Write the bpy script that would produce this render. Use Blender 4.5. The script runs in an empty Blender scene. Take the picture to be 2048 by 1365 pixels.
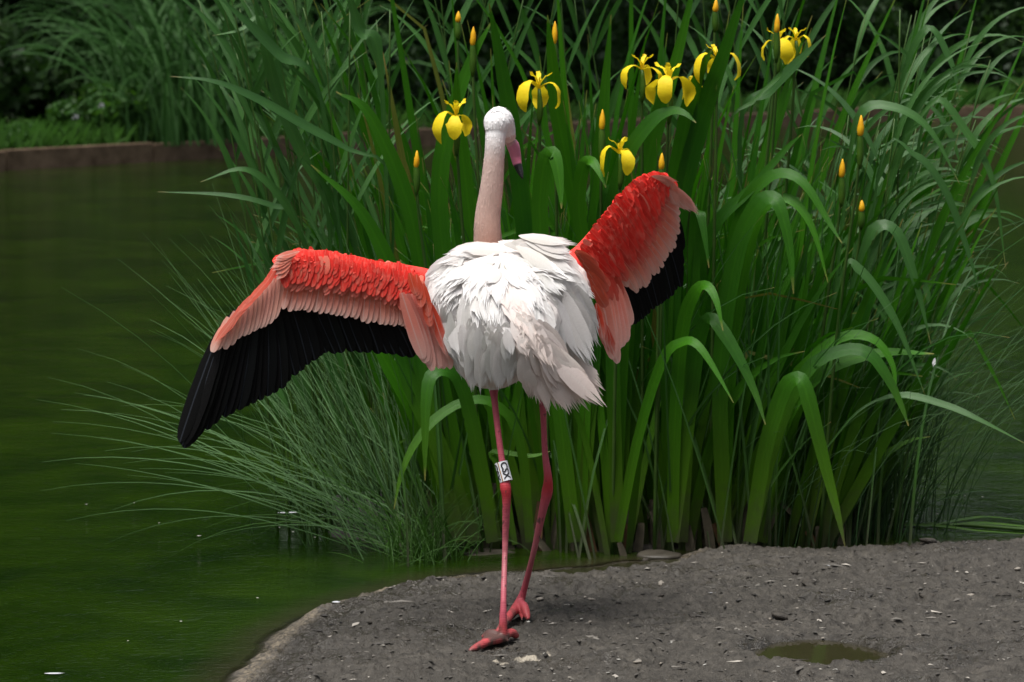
import bpy, math, random
import numpy as np
from mathutils import Vector, Matrix
from mathutils.bvhtree import BVHTree

rnd = random.Random(7)
nrg = np.random.default_rng(7)
SC = bpy.context.scene
COL = SC.collection
R = math.radians

# ------------------------------------------------------------------ camera, sky, sun, exposure
FPX = 6400.0
CAMZ = 1.66
PITCH = math.atan((682.5 - 15) / FPX)
cam_d = bpy.data.cameras.new('camera')
cam_d.lens = 36.0 * FPX / 2048
cam_d.sensor_width = 36.0
cam_d.clip_end = 2000
cam_d.dof.use_dof = True
cam_d.dof.focus_distance = 8.25
cam_d.dof.aperture_fstop = 8.0
cam = bpy.data.objects.new('camera', cam_d)
COL.objects.link(cam)
cam.location = (0, 0, CAMZ)
cam.rotation_euler = (math.pi / 2 - PITCH, 0, 0)
SC.camera = cam

SUN_EL, SUN_AZ = 72, 220          # azimuth: from behind and left of the camera
world = bpy.data.worlds.new('World')
SC.world = world
world.use_nodes = True
wn = world.node_tree.nodes
sky = wn.new('ShaderNodeTexSky')
sky.sky_type = 'NISHITA'
sky.sun_disc = False
sky.sun_elevation = R(SUN_EL)
sky.sun_rotation = R(SUN_AZ)
sky.air_density = 1.0
sky.dust_density = 3.0
hsv = wn.new('ShaderNodeHueSaturation')
hsv.inputs['Saturation'].default_value = 0.30
world.node_tree.links.new(sky.outputs[0], hsv.inputs['Color'])
world.node_tree.links.new(hsv.outputs[0], wn['Background'].inputs[0])
wn['Background'].inputs[1].default_value = 0.07

sun_d = bpy.data.lights.new('sun', 'SUN')
sun_d.energy = 2.5
sun_d.angle = R(28)
sun_d.color = (1.0, 0.97, 0.92)
sun = bpy.data.objects.new('sun', sun_d)
COL.objects.link(sun)
el, az = R(SUN_EL), R(SUN_AZ)
sdir = Vector((math.sin(az) * math.cos(el), math.cos(az) * math.cos(el), math.sin(el)))
sun.rotation_euler = (-sdir).to_track_quat('-Z', 'Y').to_euler()

SC.view_settings.view_transform = 'Standard'
SC.view_settings.look = 'None'
SC.view_settings.gamma = 1
SC.view_settings.exposure = 1.12
SC.view_settings.use_curve_mapping = False
SC.render.engine = 'CYCLES'
SC.cycles.max_bounces = 6
SC.cycles.transparent_max_bounces = 6

# ------------------------------------------------------------------ helpers
CT, ST = math.cos(PITCH), math.sin(PITCH)
CAMP = Vector((0, 0, CAMZ))

def ray(px, py):
    u, v = (px - 1024) / FPX, (682.5 - py) / FPX
    return Vector((u, CT + v * ST, -ST + v * CT))

def W(px, py, Y):                      # the point on that line of sight standing at depth Y
    d = ray(px, py)
    return CAMP + d * (Y / d.y)

def G(px, py, z=0.0):                  # where that line of sight meets level z
    d = ray(px, py)
    return CAMP + d * ((z - CAMZ) / d.z)

def tag(o, label=None, cat=None, group=None, kind=None):
    if label: o['label'] = label
    if cat: o['category'] = cat
    if group: o['group'] = group
    if kind: o['kind'] = kind
    return o

def empty(name, loc, label=None, cat=None, group=None, parent=None):
    o = bpy.data.objects.new(name, None)
    o.empty_display_size = 0.05
    COL.objects.link(o)
    o.location = loc
    o.parent = parent
    return tag(o, label, cat, group)

def mesh(name, V, F, mat, uv=None, smooth=True, attrs=None):
    me = bpy.data.meshes.new(name)
    V = np.asarray(V, dtype=np.float32).reshape(-1, 3)
    if isinstance(F, np.ndarray):
        n, k = F.shape
        me.vertices.add(len(V)); me.vertices.foreach_set('co', V.ravel())
        me.loops.add(n * k); me.loops.foreach_set('vertex_index', F.astype(np.int32).ravel())
        me.polygons.add(n)
        me.polygons.foreach_set('loop_start', np.arange(0, n * k, k, dtype=np.int32))
        me.polygons.foreach_set('loop_total', np.full(n, k, dtype=np.int32))
        me.update(calc_edges=True); me.validate()
    else:
        me.from_pydata(V.tolist(), [], F)
        me.update()
    if uv is not None:
        l = me.uv_layers.new(name='UVMap')
        idx = np.empty(len(me.loops), dtype=np.int32)
        me.loops.foreach_get('vertex_index', idx)
        l.data.foreach_set('uv', np.asarray(uv, dtype=np.float32)[idx].ravel())
    if attrs:
        for k, a in attrs.items():
            a = np.asarray(a, dtype=np.float32)
            if a.ndim == 1:
                at = me.attributes.new(k, 'FLOAT', 'POINT'); at.data.foreach_set('value', a)
            else:
                at = me.attributes.new(k, 'FLOAT_COLOR', 'POINT')
                at.data.foreach_set('color', np.c_[a, np.ones(len(a))].astype(np.float32).ravel())
    me.materials.append(mat)
    if smooth:
        me.polygons.foreach_set('use_smooth', np.ones(len(me.polygons), dtype=bool))
    return me

def obj(name, me, parent=None, loc=None):
    o = bpy.data.objects.new(name, me)
    COL.objects.link(o)
    if parent is not None: o.parent = parent
    if loc is not None: o.location = loc
    return o

def catmull(P, n):
    P = np.asarray(P, float)
    Q = np.vstack([2 * P[0] - P[1], P, 2 * P[-1] - P[-2]])
    out = []
    m = len(P) - 1
    for t in np.linspace(0, m, n):
        i = min(int(t), m - 1); f = t - i
        a, b, c, d = Q[i], Q[i + 1], Q[i + 2], Q[i + 3]
        out.append(0.5 * (2 * b + (c - a) * f + (2 * a - 5 * b + 4 * c - d) * f * f + (3 * b - a - 3 * c + d) * f ** 3))
    return np.array(out)

def poly_at(P, t):                      # point at fraction t of the control list
    P = np.asarray(P, float)
    s = t * (len(P) - 1)
    i = min(int(s), len(P) - 2)
    return P[i] * (1 - (s - i)) + P[i + 1] * (s - i)

def ribbon(path, widths, nrm, fold=0.12, twist=0.0):
    """leaf blade: three verts across, channelled along the middle"""
    path = np.asarray(path, float)
    n = len(path)
    T = np.gradient(path, axis=0)
    T /= np.linalg.norm(T, axis=1)[:, None] + 1e-9
    V, U = [], []
    N0 = np.asarray(nrm, float)
    prev = None
    for i in range(n):
        s = np.cross(T[i], N0)
        l = np.linalg.norm(s)
        s = s / l if l > 0.15 else (prev if prev is not None else np.array([1.0, 0, 0]))
        if prev is not None:
            if np.dot(s, prev) < 0: s = -s
            s = s * 0.6 + prev * 0.4
            s /= np.linalg.norm(s)
        prev = s
        if twist:
            a = twist * i / (n - 1)
            s = s * math.cos(a) + np.cross(T[i], s) * math.sin(a)
        m = np.cross(s, T[i])
        w = widths[i]
        V += [path[i] - s * w / 2, path[i] - m * w * fold, path[i] + s * w / 2]
        v = i / (n - 1)
        U += [(0, v), (.5, v), (1, v)]
    F = []
    for i in range(n - 1):
        a, b = 3 * i, 3 * i + 3
        F += [(a, a + 1, b + 1, b), (a + 1, a + 2, b + 2, b + 1)]
    return V, F, U

def tube(path, radii, k=8, sx=1.0, cap=True):
    path = np.asarray(path, float); n = len(path)
    T = np.gradient(path, axis=0); T /= np.linalg.norm(T, axis=1)[:, None] + 1e-9
    ref = np.array([0.0, -1, 0.03]) if abs(T[:, 1]).mean() < .8 else np.array([0, 0, 1.0])
    V, U, F = [], [], []
    for i in range(n):
        a = np.cross(T[i], ref); a /= np.linalg.norm(a); b = np.cross(a, T[i])
        for j in range(k):
            th = 2 * math.pi * j / k
            V.append(path[i] + radii[i] * (a * math.cos(th) * sx + b * math.sin(th)))
            U.append((j / k, i / (n - 1)))
    for i in range(n - 1):
        for j in range(k):
            F.append((i * k + j, i * k + (j + 1) % k, (i + 1) * k + (j + 1) % k, (i + 1) * k + j))
    if cap:
        F.append(tuple(range(k))[::-1]); F.append(tuple((n - 1) * k + j for j in range(k)))
    return V, F, U

def ball(c, r, k=14, m=10):
    V, F = [], []
    c = np.array(c, float); r = np.array(r, float)
    for i in range(m + 1):
        ph = math.pi * i / m
        for j in range(k):
            th = 2 * math.pi * j / k
            V.append(c + r * np.array([math.sin(ph) * math.cos(th), math.sin(ph) * math.sin(th), math.cos(ph)]))
    for i in range(m):
        for j in range(k):
            F.append((i * k + j, i * k + (j + 1) % k, (i + 1) * k + (j + 1) % k, (i + 1) * k + j))
    return V, F

class MB:
    def __init__(s): s.V, s.F, s.U, s.A = [], [], [], []
    def add(s, V, F, U=None, a=None):
        o = len(s.V)
        s.V += [tuple(v) for v in V]; s.F += [tuple(i + o for i in f) for f in F]
        s.U += list(U) if U is not None else [(0, 0)] * len(V)
        s.A += [a if a is not None else 0.0] * len(V)

# value noise for terrain
def vnoise(x, y, seed):
    xi, yi = np.floor(x).astype(np.int64), np.floor(y).astype(np.int64)
    fx, fy = x - xi, y - yi
    fx = fx * fx * (3 - 2 * fx); fy = fy * fy * (3 - 2 * fy)
    def h(a, b):
        n = (a * 374761393 + b * 668265263 + seed * 974711) & 0x7fffffff
        n = ((n ^ (n >> 13)) * 1274126177) & 0x7fffffff
        return ((n ^ (n >> 16)) & 0xffff) / 65535.0
    return (h(xi, yi) * (1 - fx) + h(xi + 1, yi) * fx) * (1 - fy) + (h(xi, yi + 1) * (1 - fx) + h(xi + 1, yi + 1) * fx) * fy

def fbm(x, y, seed, octv=4, gain=.5):
    s = 0; a = 1.0; t = 0
    for k in range(octv):
        s = s + a * vnoise(x * 2 ** k, y * 2 ** k, seed + k); t += a; a *= gain
    return s / t

# ------------------------------------------------------------------ materials
class NT:
    def __init__(s, name):
        s.m = bpy.data.materials.new(name); s.m.use_nodes = True
        s.t = s.m.node_tree; s.b = s.t.nodes['Principled BSDF']; s.out = s.t.nodes['Material Output']
    def n(s, ty, ins=None, **kw):
        nd = s.t.nodes.new('ShaderNode' + ty)
        for k, v in kw.items(): setattr(nd, k, v)
        for k, v in (ins or {}).items(): s.set(nd.inputs[k], v)
        return nd
    def set(s, inp, v):
        if isinstance(v, bpy.types.NodeSocket): s.t.links.new(v, inp)
        elif isinstance(v, bpy.types.Node): s.t.links.new(v.outputs[0], inp)
        else: inp.default_value = (*v, 1) if isinstance(v, tuple) and len(v) == 3 and inp.type == 'RGBA' else v
    def math(s, op, a, b=0.0, c=None, clamp=False):
        nd = s.n('Math', operation=op, use_clamp=clamp); s.set(nd.inputs[0], a); s.set(nd.inputs[1], b)
        if c is not None: s.set(nd.inputs[2], c)
        return nd.outputs[0]
    def mix(s, f, a, b, blend='MIX'):
        nd = s.n('MixRGB', blend_type=blend); s.set(nd.inputs[0], f); s.set(nd.inputs[1], a); s.set(nd.inputs[2], b)
        return nd.outputs[0]
    def ramp(s, f, stops):
        nd = s.n('ValToRGB'); s.set(nd.inputs[0], f)
        e = nd.color_ramp.elements
        while len(e) < len(stops): e.new(0.5)
        for q, (p, c) in zip(e, stops): q.position = p; q.color = (*c, 1) if len(c) == 3 else c
        return nd.outputs[0]
    def range(s, v, a, b, c=0.0, d=1.0):
        nd = s.n('MapRange'); s.set(nd.inputs[0], v)
        for i, q in enumerate((a, b, c, d)): nd.inputs[1 + i].default_value = q
        return nd.outputs[0]
    def noise(s, scale, detail=3, vec=None, rough=.5, dist=0.0):
        nd = s.n('TexNoise', {'Scale': scale, 'Detail': detail, 'Roughness': rough, 'Distortion': dist})
        if vec is not None: s.set(nd.inputs['Vector'], vec)
        return nd.outputs[0]
    def mapping(s, vec, scale):
        nd = s.n('Mapping'); s.set(nd.inputs[0], vec); nd.inputs['Scale'].default_value = scale
        return nd.outputs[0]
    def bump(s, h, strength, dist):
        nd = s.n('Bump', {'Strength': strength, 'Distance': dist}); s.set(nd.inputs['Height'], h)
        return nd.outputs[0]
    def P(s, **kw):
        for k, v in kw.items(): s.set(s.b.inputs[k.replace('_', ' ')], v)

def add_translucent(nt, colour, amount):
    """thin leaf or feather: lets part of the light through"""
    tr = nt.n('BsdfTranslucent'); nt.set(tr.inputs[0], colour)
    mx = nt.n('MixShader'); mx.inputs[0].default_value = amount
    nt.t.links.new(nt.b.outputs[0], mx.inputs[1]); nt.t.links.new(tr.outputs[0], mx.inputs[2])
    nt.t.links.new(mx.outputs[0], nt.out.inputs[0])

def leaf_mat(name, c0, c1, cbase, ctrans, rough=.42, mud=True, streak=26, trans=.3, tipdry=0.0, spec=.25):
    nt = NT(name)
    uv = nt.n('UVMap').outputs[0]
    sp = nt.n('SeparateXYZ'); nt.set(sp.inputs[0], uv)
    oi = nt.n('ObjectInfo')
    st = nt.noise(1.0, 2, nt.mapping(uv, (streak, 1.3, 1)))
    f = nt.math('ADD', nt.math('MULTIPLY', oi.outputs['Random'], .65), nt.math('MULTIPLY', st, .5), clamp=True)
    col = nt.mix(f, c0, c1)
    geo = nt.n('NewGeometry')
    gp = nt.n('SeparateXYZ'); nt.set(gp.inputs[0], geo.outputs['Position'])
    blo = nt.noise(7.0, 3, geo.outputs['Position'])
    col = nt.mix(nt.range(blo, .35, .75, 0, .45), col, c1)
    rib = nt.math('ABSOLUTE', nt.math('SUBTRACT', sp.outputs[0], .5))
    col = nt.mix(nt.range(rib, .02, .10, .28, 0), col, nt.mix(1, col, (1.9, 1.7, 1.6), 'MULTIPLY'))
    vein = nt.noise(1.0, 1, nt.mapping(uv, (streak * 2.2, .25, 1)))
    col = nt.mix(nt.range(vein, .42, .62, 0, .45), col, nt.mix(1, col, (.45, .5, .5), 'MULTIPLY'))
    # tone low down: yellow-green sheath; painted self-shadow on sedge; darker on rushes
    hb = nt.math('ADD', gp.outputs[2], nt.math('MULTIPLY', oi.outputs['Random'], .15))
    col = nt.mix(nt.range(hb, .12, .62, .75, 0.0), col, cbase)
    if tipdry:
        dn = nt.math('ADD', sp.outputs[1], nt.math('MULTIPLY', nt.noise(18, 3, geo.outputs['Position']), .06))
        col = nt.mix(nt.range(dn, .985, 1.04, 0, tipdry), col, (.30, .20, .07))
    r = nt.math('ADD', rough - .08, nt.math('MULTIPLY', st, .2))
    if mud:
        mn = nt.noise(22, 5, geo.outputs['Position'], .65)
        mh = nt.math('ADD', gp.outputs[2], nt.math('MULTIPLY', mn, -.34))
        mh = nt.math('ADD', mh, nt.math('MULTIPLY', oi.outputs['Random'], .10))
        mf = nt.range(mh, -.14, .07, .85, 0)
        col = nt.mix(mf, col, (.045, .042, .026))
        r = nt.math('MAXIMUM', r, nt.math('MULTIPLY', mf, .9))
    nt.P(Base_Color=col, Roughness=r, Specular_IOR_Level=spec)
    nt.P(Normal=nt.bump(nt.noise(1.0, 1, nt.mapping(uv, (streak * 1.6, .6, 1))), .35, .003))
    add_translucent(nt, nt.mix(.5, ctrans, col), trans)
    return nt.m

M = {}
M['iris'] = leaf_mat('iris_leaf', (.002, .034, .003), (.040, .165, .003), (.070, .140, .004), (.06, .36, .001), .42, tipdry=.7, spec=.22)
M['iris_old'] = leaf_mat('yellowing_iris_leaf', (.05, .10, .008), (.16, .15, .03), (.10, .10, .03), (.15, .2, .02), .5, tipdry=.9, spec=.12)
M['reed'] = leaf_mat('reed_leaf', (.007, .048, .007), (.048, .150, .024), (.04, .10, .010), (.05, .24, .008), .42, streak=18, tipdry=.8, spec=.4)
M['rush'] = leaf_mat('rush_blade', (.020, .070, .018), (.11, .22, .08), (.010, .035, .006), (.04, .14, .015), .5, mud=False, trans=.15)
M['grass'] = leaf_mat('grass_blade', (.012, .060, .005), (.040, .120, .012), (.03, .08, .008), (.06, .22, .01), .5, mud=False, trans=.25)
M['sedge'] = leaf_mat('sedge_blade', (.012, .062, .008), (.050, .140, .030), (.010, .05, .006), (.03, .12, .01), .5, mud=False, trans=.2)  # dark base colour stands in for the clump's self-shadow

def simple(name, c0, c1, scale, rough, bump=0.0, bdist=.004, trans=None, spec=.35):
    nt = NT(name)
    geo = nt.n('NewGeometry')
    nz = nt.noise(scale, 5, geo.outputs['Position'], .6)
    nt.P(Base_Color=nt.mix(nt.range(nz, .3, .7), c0, c1), Roughness=rough, Specular_IOR_Level=spec)
    if bump: nt.P(Normal=nt.bump(nt.noise(scale * 2.5, 5, geo.outputs['Position'], .65), bump, bdist))
    if trans: add_translucent(nt, trans, .3)
    return nt.m

M['dead'] = simple('dead_leaf', (.035, .030, .020), (.09, .075, .05), 30, .85, .4)
M['brown'] = simple('brown_leaf', (.055, .028, .012), (.12, .06, .025), 40, .8, .3)
M['stem'] = simple('reed_stem', (.03, .08, .010), (.06, .12, .02), 14, .5, trans=(.06, .18, .01))
M['petal'] = simple('iris_petal', (.82, .58, .006), (.86, .68, .010), 60, .6, .5, .002, trans=(.95, .78, .02))
M['petal_vein'] = simple('petal_guide_marks', (.05, .02, .005), (.12, .05, .01), 80, .6)
M['bud'] = simple('iris_bud', (.75, .36, .006), (.85, .52, .012), 60, .5, trans=(.9, .5, .01))
M['spathe'] = simple('green_sheath', (.035, .10, .008), (.07, .15, .012), 30, .45, trans=(.10, .30, .01))
M['soil'] = simple('islet_soil', (.005, .004, .003), (.016, .013, .009), 30, .8, .8, .01)
M['stone'] = simple('wet_stone', (.018, .015, .010), (.06, .052, .04), 12, .5, .5, .006)
M['pale'] = simple('dry_silt', (.20, .18, .15), (.27, .25, .21), 30, .9, .4)
M['pebble'] = simple('pale_pebble', (.13, .115, .095), (.24, .215, .185), 60, .7, .3, .002)
M['shell'] = simple('white_fragment', (.30, .29, .26), (.42, .41, .38), 60, .6, .3, .002)
M['clod'] = simple('mud_clod', (.018, .015, .012), (.055, .047, .038), 45, .65, .8, .006)
M['timber'] = simple('weathered_timber', (.045, .026, .012), (.13, .088, .055), 5, .8, .6, .01)
M['bark'] = simple('bark', (.02, .016, .012), (.05, .042, .032), 9, .9, .8, .02)
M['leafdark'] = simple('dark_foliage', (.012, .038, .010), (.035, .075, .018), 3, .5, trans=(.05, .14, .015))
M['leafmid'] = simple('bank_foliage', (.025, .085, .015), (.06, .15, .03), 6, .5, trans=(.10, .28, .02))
M['white_down'] = simple('down_feather', (.34, .35, .37), (.46, .47, .50), 50, .7)
M['blackprint'] = simple('black_print', (.012, .012, .014), (.02, .02, .022), 50, .5)
M['orangeprint'] = simple('orange_print', (.55, .25, .05), (.6, .3, .08), 50, .5)
M['ring'] = simple('white_plastic', (.66, .68, .72), (.72, .73, .76), 90, .35, spec=.5)

# ------------------------------------------------------------------ mud bank
SHORE = [G(*p) for p in ((430, 1420), (455, 1372), (480, 1340), (512, 1310), (545, 1274), (600, 1240), (640, 1222), (690, 1206), (740, 1190), (800, 1174),
         (860, 1159), (920, 1151), (990, 1146), (1060, 1144), (1130, 1136), (1200, 1130), (1270, 1122), (1340, 1115), (1420, 1108), (1490, 1105), (1560, 1108), (1640, 1108),
         (1720, 1102), (1800, 1096), (1900, 1092), (2000, 1088), (2120, 1082), (2300, 1078))]
SHP = np.array([(p.x, p.y) for p in SHORE] + [(3.4, 9.9), (6.0, 7.0), (6.0, -8), (-2.2, -8), (-1.6, 3.0), (-0.95, 6.4)])
PUD = G(1640, 1312, .045)
CH = np.array([G(*p).xy for p in ((905, 1172), (960, 1168), (1050, 1162), (1150, 1152), (1240, 1138), (1310, 1126))])

def seg_dist(x, y, P, closed):
    d = np.full(x.shape, 1e9)
    n = len(P)
    for i in range(n if closed else n - 1):
        a, b = P[i], P[(i + 1) % n]
        e = b - a
        t = np.clip(((x - a[0]) * e[0] + (y - a[1]) * e[1]) / (e @ e), 0, 1)
        d = np.minimum(d, np.hypot(x - a[0] - t * e[0], y - a[1] - t * e[1]))
    return d

def shore_sd(x, y):
    ins = np.zeros(x.shape, bool)
    n = len(SHP)
    for i in range(n):
        (x0, y0), (x1, y1) = SHP[i], SHP[(i + 1) % n]
        c = ((y0 > y) != (y1 > y)) & (x < (x1 - x0) * (y - y0) / (y1 - y0 + 1e-12) + x0)
        ins ^= c
    d = seg_dist(x, y, SHP, True)
    return np.where(ins, d, -d)

def mud_h(x, y, fine=True):
    x = np.asarray(x, float); y = np.asarray(y, float)
    sd = shore_sd(x, y) + (fbm(x * 9, y * 9, 3, 3) - .5) * .05
    h = np.where(sd > 0, .055 * (1 - np.exp(-np.maximum(sd, 0) / .14)), sd * .45)
    h = np.maximum(h, -.35)
    core = np.clip(sd / .06, 0, 1)
    h = h + core * (fbm(x * 2.2, y * 2.2, 11, 3) - .5) * .045
    if fine:
        h = h + core * (fbm(x * 5, y * 5, 17, 2) - .5) * .03
        ridge = 1 - np.abs(fbm(x * 8, y * 11, 21, 3) * 2 - 1)
        h = h + core * (ridge - .7) * .018
        h = h + np.clip(sd / .02 + .4, 0, 1) * (fbm(x * 26, y * 30, 31, 3, .6) - .5) * .015
        r2 = 1 - np.abs(fbm(x * 38, y * 52, 41, 2) * 2 - 1)
        h = h + core * np.clip(r2 - .72, 0, 1) * .034
        # webbed footprints and scrapes trodden into the mud
        fr = random.Random(99)
        for _ in range(70):
            fx, fy = fr.uniform(-.6, 1.5), fr.uniform(7.5, 9.2); a = fr.uniform(0, 3.14); ca, sa = math.cos(a), math.sin(a)
            u, v = (x - fx) * ca + (y - fy) * sa, -(x - fx) * sa + (y - fy) * ca
            r = np.hypot(u / fr.uniform(.030, .055), v / fr.uniform(.018, .032))
            h = h + core * fr.uniform(.5, 1.2) * (-.013 * np.exp(-r ** 3) + .006 * np.exp(-((r - 1.35) / .3) ** 2))
    # channel of shallow water behind the bird, and the round puddle
    cd = seg_dist(x, y, CH, False) + (fbm(x * 7, y * 7, 51, 2) - .5) * .05
    h = h + (-.014 - h) * np.exp(-(np.maximum(cd - .075, 0) / .06) ** 2) * np.clip(sd / .03, 0, 1) * .96
    pr = np.hypot((x - PUD.x) / 1.0, (y - PUD.y) / 1.08) + (fbm(x * 8, y * 8, 61, 2) - .5) * .055
    bowl = 1 / (1 + np.exp((pr - .172) / .012))
    h = h * (1 - bowl) + (.018 + (fbm(x * 22, y * 22, 71, 3) - .5) * .02) * bowl
    h = h + .006 * np.exp(-((pr - .215) / .03) ** 2)
    return h

def mud1(x, y): return float(mud_h(np.array([x]), np.array([y]))[0])

def on_mud(px, py):
    z = .05
    for _ in range(6):
        p = G(px, py, z); z = mud1(p.x, p.y)
    return Vector((p.x, p.y, z))

xs = np.concatenate([np.linspace(-2.4, -.95, 16)[:-1], np.arange(-.95, 1.75, .0058), np.linspace(1.75, 6.2, 30)])
ys = np.concatenate([np.linspace(-8, 6.9, 40)[:-1], np.arange(6.9, 9.75, .0068), np.linspace(9.75, 10.6, 12)])
GX, GY = np.meshgrid(xs, ys)
H = mud_h(GX, GY)
nx, ny = len(xs), len(ys)
ii = np.arange(nx * ny).reshape(ny, nx)
Fq = np.stack([ii[:-1, :-1], ii[:-1, 1:], ii[1:, 1:], ii[1:, :-1]], -1).reshape(-1, 4)
wet = np.exp(-np.abs(shore_sd(GX, GY) - .13) / .10) * np.clip(1.15 - (GX + .3) * .9, 0, 1)
wet = np.maximum(wet, np.exp(-(np.maximum(seg_dist(GX, GY, CH, False) - .1, 0) / .05) ** 2))
wet = np.maximum(wet, np.exp(-(np.maximum(np.hypot(GX - PUD.x, GY - PUD.y) - .19, 0) / .03) ** 2))
p2 = G(1690, 1210, .05)
wet = np.maximum(wet, .8 * np.exp(-((GX - p2.x) / .16) ** 2 - ((GY - p2.y) / .12) ** 2))
keep = (H.reshape(-1)[Fq] > -.34).any(1)

nt = NT('mud')
geo = nt.n('NewGeometry'); pos = geo.outputs['Position']
big = nt.noise(3.0, 5, pos, .6); mid = nt.noise(26, 6, pos, .65); fin = nt.noise(160, 4, pos, .6)
col = nt.mix(nt.range(mid, .32, .68), (.013, .0112, .0088), (.072, .063, .051))
col = nt.mix(nt.range(big, .35, .7, 0, .7), col, (.034, .0295, .0235))
col = nt.mix(nt.range(fin, .6, .75, 0, .45), col, (.14, .128, .108))
col = nt.mix(nt.range(nt.noise(48, 4, pos, .7), .58, .68, 0, .8), col, (.028, .024, .02))
wa = nt.n('Attribute', attribute_name='wet').outputs['Fac']
wa = nt.math('MAXIMUM', wa, nt.range(nt.noise(2.6, 4, pos, .65), .46, .66, 0, .85))
wf = nt.range(nt.math('ADD', wa, nt.math('MULTIPLY', nt.math('SUBTRACT', mid, .5), .9)), .25, .8)
col = nt.mix(nt.math('MULTIPLY', wf, .72), col, (.024, .0205, .0155))
ba = nt.n('Attribute', attribute_name='crust').outputs['Fac']
col = nt.mix(nt.math('MULTIPLY', ba, nt.range(nt.noise(70, 4, pos, .7), .38, .62)), col, (.17, .14, .10))
da = nt.n('Attribute', attribute_name='dropping').outputs['Fac']
col = nt.mix(nt.range(nt.math('MULTIPLY', da, nt.noise(38, 4, pos, .65)), .40, .50), col, (.30, .265, .21))
ro = nt.math('MAXIMUM', nt.math('SUBTRACT', nt.range(mid, .3, .7, .80, .50), nt.math('MULTIPLY', wf, .5)), .12)
nt.P(Base_Color=col, Roughness=ro, Specular_IOR_Level=.38)
hb = nt.math('ADD', nt.math('MULTIPLY', mid, .8), nt.math('MULTIPLY', fin, .25))
nt.P(Normal=nt.bump(hb, 1.0, .016))
M['mud'] = nt.m
sdv = shore_sd(GX, GY)
crust = np.exp(-((sdv - .035) / .035) ** 2) * np.clip(1 - (GX + .35) / .35, 0, 1)
crust = np.maximum(crust, .55 * np.exp(-((sdv - .05) / .05) ** 2) * (np.abs(GX - .52) < .28))
drop = np.zeros(GX.shape)
for q, s in (((1000, 1330), .055), ((1050, 1322), .06), ((1090, 1316), .04), ((1350, 1110), .09)):
    c = G(*q, .05); drop = np.maximum(drop, np.exp(-(((GX - c.x) / s) ** 2 + ((GY - c.y) / (s * .8)) ** 2)))
o = obj('mud_bank', mesh('mud_bank', np.c_[GX.ravel(), GY.ravel(), H.ravel()], Fq[keep], M['mud'],
                         attrs={'wet': wet.ravel(), 'crust': crust.ravel(), 'dropping': drop.ravel()}))
tag(o, 'grey trampled mud bank sloping into the pond', kind='structure')

# ------------------------------------------------------------------ pond water
def water_mat(name, deep0, deep1, shallow, ripple):
    nt = NT(name)
    geo = nt.n('NewGeometry'); pos = geo.outputs['Position']
    n1 = nt.noise(.8, 4, pos, .6); n2 = nt.noise(3.2, 5, pos, .65, .6)
    col = nt.mix(nt.range(nt.math('ADD', nt.math('MULTIPLY', n1, .6), nt.math('MULTIPLY', n2, .4)), .38, .64), deep0, deep1)
    dp = nt.n('Attribute', attribute_name='depth').outputs['Fac']
    col = nt.mix(nt.range(dp, .0, .07, 1, 0), col, shallow)
    mp = nt.mapping(pos, (1.0, 1.6, 1))
    w = nt.math('ADD', nt.math('MULTIPLY', nt.noise(4.5, 3, mp, .5, .4), .5), nt.math('MULTIPLY', nt.noise(24, 3, mp, .6), .32))
    nt.P(Base_Color=col, Roughness=.04, IOR=1.333, Specular_IOR_Level=.5, Normal=nt.bump(w, 1.0, ripple))
    tr = nt.n('BsdfTransparent')
    gl = nt.n('MixShader')
    nt.set(gl.inputs[0], nt.range(dp, .0, .014, .25, 1.0))
    nt.t.links.new(tr.outputs[0], gl.inputs[1]); nt.t.links.new(nt.b.outputs[0], gl.inputs[2])
    nt.t.links.new(gl.outputs[0], nt.out.inputs[0])
    return nt.m
M['water'] = water_mat('pond_water', (.0030, .0105, .0004), (.0125, .0290, .0008), (.022, .019, .010), .014)
M['puddle'] = water_mat('puddle_water', (.014, .013, .004), (.020, .018, .006), (.03, .026, .014), .001)
wx = np.concatenate([np.linspace(-90, -1.3, 40)[:-1], np.arange(-1.3, 2.2, .02), np.linspace(2.2, 90, 40)])
wy = np.concatenate([np.linspace(-20, 7.0, 20)[:-1], np.arange(7.0, 10.0, .02), np.linspace(10.0, 60, 40)])
WX, WY = np.meshgrid(wx, wy)
WH = -mud_h(WX, WY, False)
i2 = np.arange(WX.size).reshape(WX.shape)
F2 = np.stack([i2[:-1, :-1], i2[:-1, 1:], i2[1:, 1:], i2[1:, :-1]], -1).reshape(-1, 4)
kp = (WH.reshape(-1)[F2] > -.045).any(1)
o = obj('pond_water', mesh('pond_water', np.c_[WX.ravel(), WY.ravel(), np.zeros(WX.size)], F2[kp], M['water'], attrs={'depth': np.clip(WH, 0, 1).ravel()}))
tag(o, 'murky green pond water', kind='structure')
n = 48
V = [(PUD.x, PUD.y, .043)]; D = [.02]
for k in range(1, 9):
    for j in range(n):
        a = 2 * math.pi * j / n; r = .26 * k / 8
        V.append((PUD.x + r * math.cos(a), PUD.y + r * math.sin(a), .043))
V = np.array(V); D = np.clip(.043 - mud_h(V[:, 0], V[:, 1]), 0, 1)
F = [(0, 1 + j, 1 + (j + 1) % n) for j in range(n)]
for k in range(7):
    F += [(1 + k * n + j, 1 + (k + 1) * n + j, 1 + (k + 1) * n + (j + 1) % n, 1 + k * n + (j + 1) % n) for j in range(n)]
tag(obj('puddle', mesh('puddle', V, F, M['puddle'], attrs={'depth': D})), 'small round brown puddle in the mud', kind='structure')

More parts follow.
